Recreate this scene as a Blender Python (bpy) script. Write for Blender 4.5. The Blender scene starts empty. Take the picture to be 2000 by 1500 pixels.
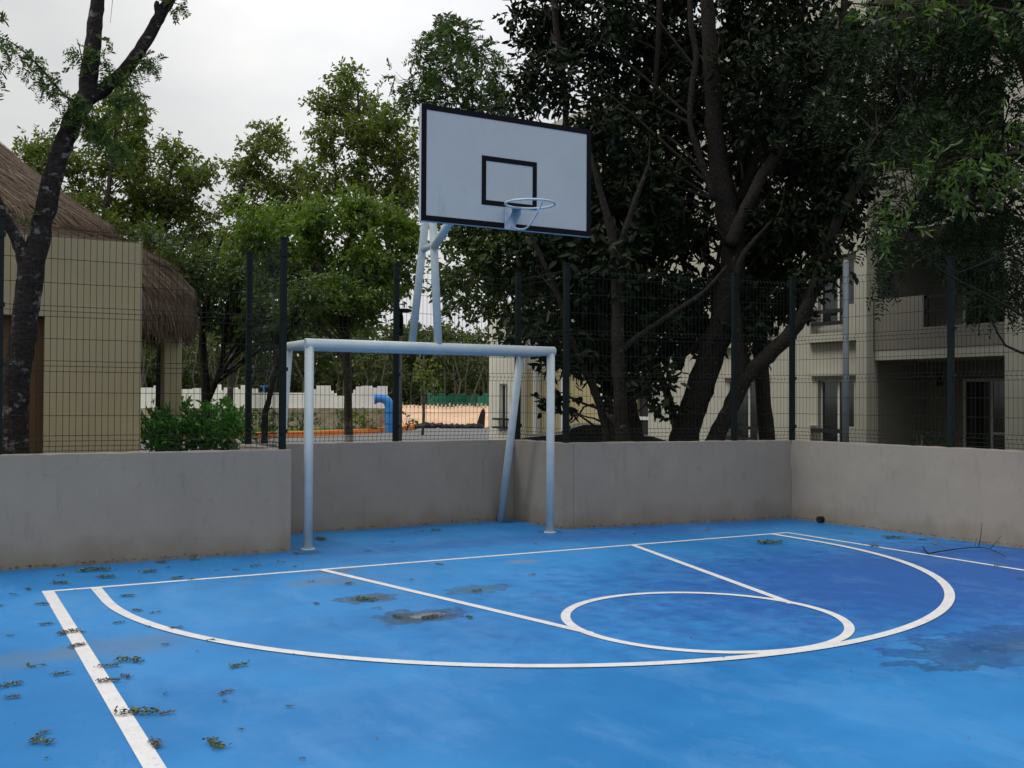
import bpy, bmesh, math, random
import numpy as np
from mathutils import Vector, Matrix
R = math.radians
rng = np.random.default_rng(7)
random.seed(7)
SC = bpy.context.scene
COL = SC.collection

# ------------------------------------------------------------------ camera
F, YAW, PITCH, ROLL = 2.02, 0.51239, 0.01465, 0.00501
CAM = np.array([-0.8616, -9.2867, 1.5976])
_fw = np.array([math.sin(YAW)*math.cos(PITCH), math.cos(YAW)*math.cos(PITCH), math.sin(PITCH)])
_r0 = np.array([math.cos(YAW), -math.sin(YAW), 0.0])
_u0 = np.cross(_r0, _fw)
_rt = math.cos(ROLL)*_r0 + math.sin(ROLL)*_u0
_up = np.cross(_rt, _fw)
cd = bpy.data.cameras.new("camera"); cam = bpy.data.objects.new("camera", cd); COL.objects.link(cam)
cd.lens = 36*F; cd.sensor_width = 36; cd.clip_end = 2000; cd.lens = 36*F/2*1.0
cd.lens = 36*2020/2000
cam.matrix_world = Matrix(((_rt[0], _up[0], -_fw[0], CAM[0]), (_rt[1], _up[1], -_fw[1], CAM[1]),
                           (_rt[2], _up[2], -_fw[2], CAM[2]), (0, 0, 0, 1)))
SC.camera = cam

# ------------------------------------------------------------------ light
SUN_EL, SUN_AZ = R(50), R(-76)         # azimuth measured from +Y towards +X
W = bpy.data.worlds.new("World"); SC.world = W; W.use_nodes = True
nt = W.node_tree; nt.nodes.clear()
def wn(t, **k):
    n = nt.nodes.new(t)
    for a, b in k.items(): setattr(n, a, b)
    return n
sky = wn('ShaderNodeTexSky', sky_type='NISHITA', sun_disc=False, sun_elevation=SUN_EL, sun_rotation=SUN_AZ)
tc = wn('ShaderNodeTexCoord'); mp = wn('ShaderNodeMapping'); mp.inputs['Scale'].default_value = (1, 1, 2.4)
n1 = wn('ShaderNodeTexNoise'); n1.inputs['Scale'].default_value = 2.2; n1.inputs['Detail'].default_value = 7; n1.inputs['Roughness'].default_value = .52
n2 = wn('ShaderNodeTexNoise'); n2.inputs['Scale'].default_value = 1.3; n2.inputs['Detail'].default_value = 5
nt.links.new(tc.outputs['Generated'], mp.inputs['Vector'])
nt.links.new(mp.outputs[0], n1.inputs['Vector']); nt.links.new(mp.outputs[0], n2.inputs['Vector'])
cr = wn('ShaderNodeValToRGB')          # cloud brightness
cr.color_ramp.elements[0].position = .34; cr.color_ramp.elements[0].color = (.74, .76, .80, 1)
cr.color_ramp.elements[1].position = .66; cr.color_ramp.elements[1].color = (1.0, .995, .98, 1)
nt.links.new(n1.outputs['Fac'], cr.inputs[0])
# glow of the hidden sun behind the cloud
gd = np.array([math.sin(R(24))*math.cos(R(29)), math.cos(R(24))*math.cos(R(29)), math.sin(R(29))])
dp = wn('ShaderNodeVectorMath', operation='DOT_PRODUCT'); dp.inputs[1].default_value = tuple(gd)
nt.links.new(tc.outputs['Generated'], dp.inputs[0])
mr = wn('ShaderNodeMapRange'); mr.inputs['From Min'].default_value = .93; mr.inputs['From Max'].default_value = 1.0
mr.inputs['To Min'].default_value = 0; mr.inputs['To Max'].default_value = 1; mr.interpolation_type = 'SMOOTHSTEP'
nt.links.new(dp.outputs['Value'], mr.inputs[0])
sc1 = wn('ShaderNodeMath', operation='MULTIPLY_ADD'); sc1.inputs[1].default_value = 3.6; sc1.inputs[2].default_value = 7.9
nt.links.new(mr.outputs[0], sc1.inputs[0])
# an overcast sky is brightest overhead
sz = wn('ShaderNodeSeparateXYZ'); nt.links.new(tc.outputs['Generated'], sz.inputs[0])
mz = wn('ShaderNodeMapRange'); mz.inputs['From Min'].default_value = .36; mz.inputs['From Max'].default_value = .95; mz.inputs['To Min'].default_value = 1; mz.inputs['To Max'].default_value = 2.05; mz.interpolation_type = 'SMOOTHSTEP'
nt.links.new(sz.outputs[2], mz.inputs[0])
sc2 = wn('ShaderNodeMath', operation='MULTIPLY'); nt.links.new(sc1.outputs[0], sc2.inputs[0]); nt.links.new(mz.outputs[0], sc2.inputs[1])
sc1 = sc2
cm = wn('ShaderNodeVectorMath', operation='SCALE'); nt.links.new(cr.outputs[0], cm.inputs[0]); nt.links.new(sc1.outputs[0], cm.inputs['Scale'])
fr = wn('ShaderNodeMapRange'); fr.inputs['From Min'].default_value = .20; fr.inputs['From Max'].default_value = .27
nt.links.new(n2.outputs['Fac'], fr.inputs[0])
mx = wn('ShaderNodeMix', data_type='RGBA'); nt.links.new(fr.outputs[0], mx.inputs[0])
nt.links.new(sky.outputs[0], mx.inputs[6]); nt.links.new(cm.outputs[0], mx.inputs[7])
bg = wn('ShaderNodeBackground'); bg.inputs[1].default_value = .1
nt.links.new(mx.outputs[2], bg.inputs[0])
wo = wn('ShaderNodeOutputWorld'); nt.links.new(bg.outputs[0], wo.inputs[0])
sl = bpy.data.lights.new("sun", 'SUN'); sl.energy = 1.5; sl.angle = R(20); sl.color = (1, .95, .86)
so = bpy.data.objects.new("sun", sl); COL.objects.link(so)
sdir = Vector((math.sin(SUN_AZ)*math.cos(SUN_EL), math.cos(SUN_AZ)*math.cos(SUN_EL), math.sin(SUN_EL)))
so.rotation_euler = sdir.to_track_quat('Z', 'Y').to_euler(); so.location = (0, 0, 40)
SC.view_settings.view_transform = 'Standard'; SC.view_settings.look = 'None'
SC.view_settings.exposure = 0.0; SC.view_settings.gamma = 1

# ------------------------------------------------------------------ helpers
def ray(px, py): return _fw + _rt*(px-1000)/2020 + _up*(750-py)/2020
def PY(px, py, y): d = ray(px, py); return CAM + d*(y-CAM[1])/d[1]
def PX(px, py, x): d = ray(px, py); return CAM + d*(x-CAM[0])/d[0]
def PZ(px, py, z=0.0): d = ray(px, py); return CAM + d*(z-CAM[2])/d[2]
def PD(px, py, t): return CAM + ray(px, py)*t
def M(name, col, rough=.8, spec=.3, noise=None, bump=None, metal=0, col2=None, coords='Object', stretch=(1, 1, 1)):
    m = bpy.data.materials.new(name); m.use_nodes = True; t = m.node_tree
    b = t.nodes['Principled BSDF']; b.inputs['Base Color'].default_value = (*col, 1)
    b.inputs['Roughness'].default_value = rough; b.inputs['Specular IOR Level'].default_value = spec; b.inputs['Metallic'].default_value = metal
    if noise or bump:
        c = t.nodes.new('ShaderNodeTexCoord'); mpp = t.nodes.new('ShaderNodeMapping'); mpp.inputs['Scale'].default_value = stretch
        t.links.new(c.outputs[coords], mpp.inputs['Vector'])
    if noise:
        n = t.nodes.new('ShaderNodeTexNoise'); n.inputs['Scale'].default_value = noise; n.inputs['Detail'].default_value = 8; n.inputs['Roughness'].default_value = .65
        t.links.new(mpp.outputs[0], n.inputs['Vector'])
        r = t.nodes.new('ShaderNodeValToRGB'); r.color_ramp.elements[0].position = .36; r.color_ramp.elements[1].position = .66
        c2 = col2 or tuple(v*.7 for v in col)
        r.color_ramp.elements[0].color = (*c2, 1); r.color_ramp.elements[1].color = (*col, 1)
        t.links.new(n.outputs['Fac'], r.inputs[0]); t.links.new(r.outputs[0], b.inputs['Base Color'])
    if bump:
        n = t.nodes.new('ShaderNodeTexNoise'); n.inputs['Scale'].default_value = bump[0]; n.inputs['Detail'].default_value = 6
        t.links.new(mpp.outputs[0], n.inputs['Vector'])
        bp = t.nodes.new('ShaderNodeBump'); bp.inputs['Strength'].default_value = bump[1]; bp.inputs['Distance'].default_value = bump[2]
        t.links.new(n.outputs['Fac'], bp.inputs['Height']); t.links.new(bp.outputs[0], b.inputs['Normal'])
    return m
def leafmat(name, c1, c2, trans=.35, rough=.45, spec=.4):
    m = bpy.data.materials.new(name); m.use_nodes = True; t = m.node_tree; b = t.nodes['Principled BSDF']
    g = t.nodes.new('ShaderNodeNewGeometry'); r = t.nodes.new('ShaderNodeValToRGB')
    r.color_ramp.elements[0].color = (*c1, 1); r.color_ramp.elements[1].color = (*c2, 1)
    t.links.new(g.outputs['Random Per Island'], r.inputs[0]); t.links.new(r.outputs[0], b.inputs['Base Color'])
    b.inputs['Roughness'].default_value = rough; b.inputs['Specular IOR Level'].default_value = spec
    tr = t.nodes.new('ShaderNodeBsdfTranslucent')
    gm = t.nodes.new('ShaderNodeMix'); gm.data_type = 'RGBA'; gm.blend_type = 'MULTIPLY'; gm.inputs[0].default_value = 1
    t.links.new(r.outputs[0], gm.inputs[6]); gm.inputs[7].default_value = (2.2, 2.0, .7, 1)
    t.links.new(gm.outputs[2], tr.inputs['Color'])
    ms = t.nodes.new('ShaderNodeMixShader'); ms.inputs[0].default_value = trans
    t.links.new(b.outputs[0], ms.inputs[1]); t.links.new(tr.outputs[0], ms.inputs[2])
    t.links.new(ms.outputs[0], t.nodes['Material Output'].inputs['Surface'])
    return m
class MB:
    def __init__(s): s.v = []; s.f = []; s.n = 0
    def add(s, v, f):
        v = np.asarray(v, float).reshape(-1, 3); s.v.append(v); s.f += [tuple(i+s.n for i in q) for q in f]; s.n += len(v); return s
    def box(s, a, b):
        x0, y0, z0 = np.minimum(a, b); x1, y1, z1 = np.maximum(a, b)
        return s.prism([(x0, y0), (x1, y0), (x1, y1), (x0, y1)], z0, z1)
    def prism(s, poly, z0, z1):
        n = len(poly)
        ar = sum(poly[i][0]*poly[(i+1) % n][1]-poly[(i+1) % n][0]*poly[i][1] for i in range(n))
        if ar < 0: poly = poly[::-1]
        v = [(x, y, z0) for x, y in poly]+[(x, y, z1) for x, y in poly]
        return s.add(v, [tuple(range(n))[::-1], tuple(range(n, 2*n))]+[(i, (i+1) % n, n+(i+1) % n, n+i) for i in range(n)])
    def slab(s, pts, off):      # planar polygon extruded by a vector
        p = np.array(pts, float); n = len(p); q = p+np.array(off, float)
        return s.add(np.vstack([p, q]), [tuple(range(n))[::-1], tuple(range(n, 2*n))]+[(i, (i+1) % n, n+(i+1) % n, n+i) for i in range(n)])
    def tube(s, pts, rad, sides=10, caps=True, rough=0):
        P = np.array(pts, float); n = len(P); rad = np.full(n, rad, float) if np.isscalar(rad) else np.array(rad, float)
        T = np.gradient(P, axis=0); T /= np.linalg.norm(T, axis=1)[:, None]+1e-12
        u = np.cross(T[0], (0, 0, 1.0)); 
        if np.linalg.norm(u) < 1e-3: u = np.array((1.0, 0, 0))
        a = np.linspace(0, 2*np.pi, sides, endpoint=False); V = []
        for i in range(n):
            u = u-T[i]*(u@T[i]); u /= np.linalg.norm(u); w = np.cross(T[i], u)
            rr = rad[i]*(1+rough*(rng.random(sides)-.5))
            V.append(P[i]+np.outer(np.cos(a)*rr, u)+np.outer(np.sin(a)*rr, w))
        f = [(i*sides+j, i*sides+(j+1) % sides, (i+1)*sides+(j+1) % sides, (i+1)*sides+j) for i in range(n-1) for j in range(sides)]
        if caps: f += [tuple(range(sides))[::-1], tuple(range((n-1)*sides, n*sides))]
        return s.add(np.vstack(V), f)
    def build(s, name, mat, parent=None, smooth=False, bevel=0):
        me = bpy.data.meshes.new(name); V = np.vstack(s.v)
        org = np.zeros(3)
        me.from_pydata([tuple(v-org) for v in V], [], s.f); me.materials.append(mat)
        if smooth: me.polygons.foreach_set('use_smooth', [True]*len(me.polygons))
        o = bpy.data.objects.new(name, me); COL.objects.link(o)
        if parent is not None:
            o.parent = parent; o.matrix_parent_inverse = Matrix.Translation(-parent.location)
        if bevel:
            bv = o.modifiers.new('b', 'BEVEL'); bv.width = bevel; bv.segments = 2; bv.limit_method = 'ANGLE'
        return o
def fastmesh(name, V, nper, mat, parent=None, quad=True):
    """V: (N, nper, 3) leaves; faces per leaf follow a fixed template"""
    N = len(V); me = bpy.data.meshes.new(name)
    tpl = {6: [(0, 1, 2, 3), (0, 3, 4, 5)], 4: [(0, 1, 2, 3)]}[nper]
    fa = (np.arange(N)[:, None, None]*nper+np.array(tpl)[None]).reshape(-1)
    nf = N*len(tpl)
    me.vertices.add(N*nper); me.vertices.foreach_set('co', V.reshape(-1).astype(np.float32))
    me.loops.add(nf*4); me.loops.foreach_set('vertex_index', fa.astype(np.int32))
    me.polygons.add(nf); me.polygons.foreach_set('loop_start', np.arange(0, nf*4, 4, dtype=np.int32))
    me.update(calc_edges=True); me.materials.append(mat)
    o = bpy.data.objects.new(name, me); COL.objects.link(o)
    if parent is not None:
        o.parent = parent; o.matrix_parent_inverse = Matrix.Translation(-parent.location)
    return o
def tag(o, label=None, cat=None, group=None, kind=None):
    if label: o['label'] = label
    if cat: o['category'] = cat
    if group: o['group'] = group
    if kind: o['kind'] = kind
    return o
def empty(name, loc, label, cat, group=None):
    o = bpy.data.objects.new(name, None); COL.objects.link(o); o.location = tuple(float(v) for v in loc); o.empty_display_size = .2
    return tag(o, label, cat, group)
def smooth_path(pts, rad, k=5):
    P = np.array(pts, float); Rr = np.array(rad, float); out = []; ro = []; n = len(P)
    for i in range(n-1):
        p0, p1, p2, p3 = P[max(i-1, 0)], P[i], P[i+1], P[min(i+2, n-1)]
        for j in range(k):
            t = j/k
            out.append(.5*(2*p1+(p2-p0)*t+(2*p0-5*p1+4*p2-p3)*t*t+(3*p1-p0-3*p2+p3)*t**3)); ro.append(Rr[i]*(1-t)+Rr[i+1]*t)
    out.append(P[-1]); ro.append(Rr[-1]); return np.array(out), np.array(ro)
def unit(v): return v/(np.linalg.norm(v, axis=-1, keepdims=True)+1e-9)
def leaves(centers, dirs, L, Wd, fold=.25):
    """pointed, slightly folded leaves: base, two sides, tip"""
    N = len(centers); L = np.broadcast_to(L, N)[:, None]; Wd = np.broadcast_to(Wd, N)[:, None]
    d = unit(dirs); u = unit(np.cross(d, rng.normal(size=(N, 3)))); w = np.cross(d, u)
    b = centers; tip = b+d*L
    s1 = b+d*L*.3+u*Wd*.5+w*Wd*fold; s2 = b+d*L*.68+u*Wd*.42+w*Wd*fold
    t1 = b+d*L*.3-u*Wd*.5+w*Wd*fold; t2 = b+d*L*.68-u*Wd*.42+w*Wd*fold
    return np.stack([b, s1, s2, tip, t2, t1], 1)
def sprigs(C, Rd, n_sprig, leaf_n, L, Wd, twig=.3, droop=.3, gap=.0):
    """sprigs of leaves spread through an ellipsoid with centre C and radii Rd"""
    q = rng.normal(size=(n_sprig, 3)); q = unit(q)*rng.random((n_sprig, 1))**.42
    if gap:
        ph = rng.random(3)*6
        keep = (np.sin(q[:, 0]*5+ph[0])+np.sin(q[:, 1]*5+ph[1])+np.sin(q[:, 2]*6+ph[2])) > -3+gap*2.6
        q = q[keep]
    n = len(q); c = C+q*Rd
    out = unit(q+rng.normal(size=(n, 3))*.7-np.array([0, 0, droop]))
    t = np.linspace(0, 1, leaf_n); pos = c[:, None]+out[:, None]*(t[None, :, None]*twig)
    d = out[:, None]*.6+rng.normal(size=(n, leaf_n, 3))*.75-np.array([0, 0, droop*.8])
    N = n*leaf_n; return leaves(pos.reshape(-1, 3), d.reshape(-1, 3), L*(.6+.7*rng.random(N)), Wd*(.6+.6*rng.random(N)))
def pinnate(C, Rd, n_frond, L=.22, pairs=9, lw=.012, ll=.05, droop=.5):
    """feathery compound fronds"""
    q = rng.normal(size=(n_frond, 3)); q = unit(q)*rng.random((n_frond, 1))**.42; c = C+q*Rd
    out = unit(q*.8+rng.normal(size=(n_frond, 3))*.6-np.array([0, 0, droop*.4]))
    t = np.linspace(.1, 1, pairs); pos = c[:, None]+out[:, None]*(t[None, :, None]*L)
    pos = pos-np.array([0, 0, 1.0])*(t[None, :, None]**2)*L*droop
    side = unit(np.cross(out, rng.normal(size=(n_frond, 3))))
    P = []; D = []
    for s in (-1, 1):
        P.append(pos.reshape(-1, 3)); D.append((side[:, None]*s+out[:, None]*.45+rng.normal(size=(n_frond, pairs, 3))*.15).reshape(-1, 3))
    P = np.vstack(P); D = np.vstack(D); N = len(P)
    return leaves(P, D, ll*(.7+.5*rng.random(N)), lw*(.8+.4*rng.random(N)))

# ------------------------------------------------------------------ materials
m_white = M('painted_metal', (.52, .59, .60), .45, .3, noise=5, col2=(.44, .515, .54))
m_board = M('board_paint', (.415, .47, .515), .55, .25, noise=2.5, col2=(.385, .44, .49))
m_black = M('black_paint', (.004, .004, .007), .7, .12)
m_line = M('line_paint', (.66, .655, .66), .55, .25, noise=9, col2=(.57, .56, .57))
def wear(m, col, scale, lo, hi, amt=1.0, stretch=(1, 1, 1), detail=9, rg=.75):
    t = m.node_tree; b = t.nodes['Principled BSDF']; L = b.inputs['Base Color'].links
    c = t.nodes.new('ShaderNodeTexCoord'); mpp = t.nodes.new('ShaderNodeMapping'); mpp.inputs['Scale'].default_value = stretch; t.links.new(c.outputs['Object'], mpp.inputs[0])
    n = t.nodes.new('ShaderNodeTexNoise'); n.inputs['Scale'].default_value = scale; n.inputs['Detail'].default_value = detail; n.inputs['Roughness'].default_value = rg; t.links.new(mpp.outputs[0], n.inputs['Vector'])
    r = t.nodes.new('ShaderNodeMapRange'); r.inputs['From Min'].default_value = lo; r.inputs['From Max'].default_value = hi; r.inputs['To Max'].default_value = amt; t.links.new(n.outputs['Fac'], r.inputs[0])
    x = t.nodes.new('ShaderNodeMix'); x.data_type = 'RGBA'; t.links.new(r.outputs[0], x.inputs[0])
    if L: t.links.new(L[0].from_socket, x.inputs[6])
    else: x.inputs[6].default_value = b.inputs['Base Color'].default_value
    x.inputs[7].default_value = (*col, 1); t.links.new(x.outputs[2], b.inputs['Base Color']); return m
def cracks(m, col, scale, width, amt=.6):
    t = m.node_tree; b = t.nodes['Principled BSDF']; L = b.inputs['Base Color'].links
    c = t.nodes.new('ShaderNodeTexCoord'); n = t.nodes.new('ShaderNodeTexNoise'); n.inputs['Scale'].default_value = scale*2.5; n.inputs['Detail'].default_value = 5; t.links.new(c.outputs['Object'], n.inputs['Vector'])
    ad = t.nodes.new('ShaderNodeVectorMath'); ad.operation = 'MULTIPLY_ADD'; ad.inputs[1].default_value = (.5, .5, .5); t.links.new(n.outputs['Color'], ad.inputs[0]); t.links.new(c.outputs['Object'], ad.inputs[2])
    v = t.nodes.new('ShaderNodeTexVoronoi'); v.feature = 'DISTANCE_TO_EDGE'; v.inputs['Scale'].default_value = scale; t.links.new(ad.outputs[0], v.inputs['Vector'])
    r = t.nodes.new('ShaderNodeMapRange'); r.inputs['From Min'].default_value = 0; r.inputs['From Max'].default_value = width; r.inputs['To Min'].default_value = amt; r.inputs['To Max'].default_value = 0; t.links.new(v.outputs['Distance'], r.inputs[0])
    n2 = t.nodes.new('ShaderNodeTexNoise'); n2.inputs['Scale'].default_value = scale*.7; t.links.new(c.outputs['Object'], n2.inputs['Vector'])
    r2 = t.nodes.new('ShaderNodeMapRange'); r2.inputs['From Min'].default_value = .5; r2.inputs['From Max'].default_value = .58; t.links.new(n2.outputs['Fac'], r2.inputs[0])
    mu = t.nodes.new('ShaderNodeMath'); mu.operation = 'MULTIPLY'; t.links.new(r.outputs[0], mu.inputs[0]); t.links.new(r2.outputs[0], mu.inputs[1])
    x = t.nodes.new('ShaderNodeMix'); x.data_type = 'RGBA'; t.links.new(mu.outputs[0], x.inputs[0]); t.links.new(L[0].from_socket, x.inputs[6]); x.inputs[7].default_value = (*col, 1); t.links.new(x.outputs[2], b.inputs['Base Color']); return m
wear(m_line, (.22, .33, .50), 34, .58, .62, .7); wear(m_line, (.22, .33, .50), 8, .64, .66, .6); wear(m_line, (.42, .38, .32), 3.5, .60, .72, .5)
wear(m_white, (.20, .13, .08), 30, .70, .73, .7); wear(m_white, (.36, .42, .46), 5, .56, .7, .5, (1, 1, .4))
wear(m_board, (.30, .33, .35), 3, .58, .7, .45, (2.5, 1, .6)); wear(m_board, (.25, .27, .29), 40, .70, .73, .5)
m_green = M('fence_green', (.003, .009, .009), .6, .2)
m_wire = M('fence_wire', (.006, .012, .010), .6, .2)
m_grey = M('grey_metal', (.18, .20, .21), .5, .4, noise=5)
m_bark = None
def barkmat(name, dark, lich, amount, sc=3.0):
    m = bpy.data.materials.new(name); m.use_nodes = True; t = m.node_tree; b = t.nodes['Principled BSDF']; b.inputs['Roughness'].default_value = .9; b.inputs['Specular IOR Level'].default_value = .15
    c = t.nodes.new('ShaderNodeTexCoord')
    mpp = t.nodes.new('ShaderNodeMapping'); mpp.inputs['Scale'].default_value = (1, 1, 1.3); t.links.new(c.outputs['Object'], mpp.inputs[0])
    n = t.nodes.new('ShaderNodeTexNoise'); n.inputs['Scale'].default_value = sc; n.inputs['Detail'].default_value = 9; n.inputs['Roughness'].default_value = .72; n.inputs['Distortion'].default_value = .3; t.links.new(mpp.outputs[0], n.inputs['Vector'])
    r = t.nodes.new('ShaderNodeValToRGB'); r.color_ramp.elements[0].position = 1-amount-.03; r.color_ramp.elements[1].position = 1-amount+.03
    r.color_ramp.elements[0].color = (0, 0, 0, 1)
    n2 = t.nodes.new('ShaderNodeTexNoise'); n2.inputs['Scale'].default_value = 22; n2.inputs['Detail'].default_value = 6; t.links.new(mpp.outputs[0], n2.inputs['Vector'])
    r2 = t.nodes.new('ShaderNodeValToRGB'); r2.color_ramp.elements[0].color = (*[v*.45 for v in dark], 1); r2.color_ramp.elements[1].color = (*[v*1.6 for v in dark], 1)
    r2.color_ramp.elements[0].position = .3; r2.color_ramp.elements[1].position = .7
    t.links.new(n.outputs['Fac'], r.inputs[0]); t.links.new(n2.outputs['Fac'], r2.inputs[0])
    x = t.nodes.new('ShaderNodeMix'); x.data_type = 'RGBA'; t.links.new(r.outputs[0], x.inputs[0]); t.links.new(r2.outputs[0], x.inputs[6]); x.inputs[7].default_value = (*lich, 1)
    t.links.new(x.outputs[2], b.inputs['Base Color'])
    bp = t.nodes.new('ShaderNodeBump'); bp.inputs['Strength'].default_value = .7; bp.inputs['Distance'].default_value = .02; t.links.new(n2.outputs['Fac'], bp.inputs['Height']); t.links.new(bp.outputs[0], b.inputs['Normal'])
    return m
m_bark1 = barkmat('bark_lichen', (.018, .014, .013), (.13, .13, .12), .41, 5)
m_bark2 = barkmat('bark_grey', (.018, .0155, .013), (.07, .068, .06), .36, 6)
m_bark3 = barkmat('bark_far', (.055, .048, .04), (.16, .155, .14), .42, 2)

def wallmat():
    m = M('wall_render', (.285, .258, .220), .85, .25, noise=1.1, col2=(.25, .227, .196), bump=(60, .25, .004))
    t = m.node_tree; b = t.nodes['Principled BSDF']
    src = b.inputs['Base Color'].links[0].from_socket
    c = t.nodes.new('ShaderNodeTexCoord'); sx = t.nodes.new('ShaderNodeSeparateXYZ'); t.links.new(c.outputs['Object'], sx.inputs[0])
    n = t.nodes.new('ShaderNodeTexNoise'); n.inputs['Scale'].default_value = 2.5; n.inputs['Detail'].default_value = 6; t.links.new(c.outputs['Object'], n.inputs['Vector'])
    # splash dirt along the foot
    a = t.nodes.new('ShaderNodeMath'); a.operation = 'MULTIPLY_ADD'; a.inputs[1].default_value = .55; t.links.new(n.outputs['Fac'], a.inputs[0]); 
    s = t.nodes.new('ShaderNodeMath'); s.operation = 'MULTIPLY'; s.inputs[1].default_value = -1.0; t.links.new(sx.outputs[2], s.inputs[0]); t.links.new(s.outputs[0], a.inputs[2])
    r = t.nodes.new('ShaderNodeMapRange'); r.inputs['From Min'].default_value = .02; r.inputs['From Max'].default_value = .26; t.links.new(a.outputs[0], r.inputs[0]); r.inputs['To Max'].default_value = .75
    x = t.nodes.new('ShaderNodeMix'); x.data_type = 'RGBA'; t.links.new(r.outputs[0], x.inputs[0]); t.links.new(src, x.inputs[6]); x.inputs[7].default_value = (.19, .16, .12, 1)
    # blotches of damp
    n3 = t.nodes.new('ShaderNodeTexNoise'); n3.inputs['Scale'].default_value = 4.5; n3.inputs['Detail'].default_value = 9; n3.inputs['Roughness'].default_value = .7; t.links.new(c.outputs['Object'], n3.inputs['Vector'])
    r3 = t.nodes.new('ShaderNodeMapRange'); r3.inputs['From Min'].default_value = .58; r3.inputs['From Max'].default_value = .72; r3.inputs['To Max'].default_value = .35; t.links.new(n3.outputs['Fac'], r3.inputs[0])
    x2 = t.nodes.new('ShaderNodeMix'); x2.data_type = 'RGBA'; t.links.new(r3.outputs[0], x2.inputs[0]); t.links.new(x.outputs[2], x2.inputs[6]); x2.inputs[7].default_value = (.15, .135, .12, 1)
    t.links.new(x2.outputs[2], b.inputs['Base Color']); return m
m_wall = wallmat()
wear(m_wall, (.15, .135, .115), 5, .56, .72, .45, (1.6, 1.6, .35)); wear(m_wall, (.30, .275, .245), 2.2, .56, .60, .18); wear(m_wall, (.12, .11, .10), 70, .68, .72, .4); wear(m_wall, (.10, .09, .08), 22, .71, .73, .45)
cracks(m_wall, (.09, .08, .075), .9, .003, .22)

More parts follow.
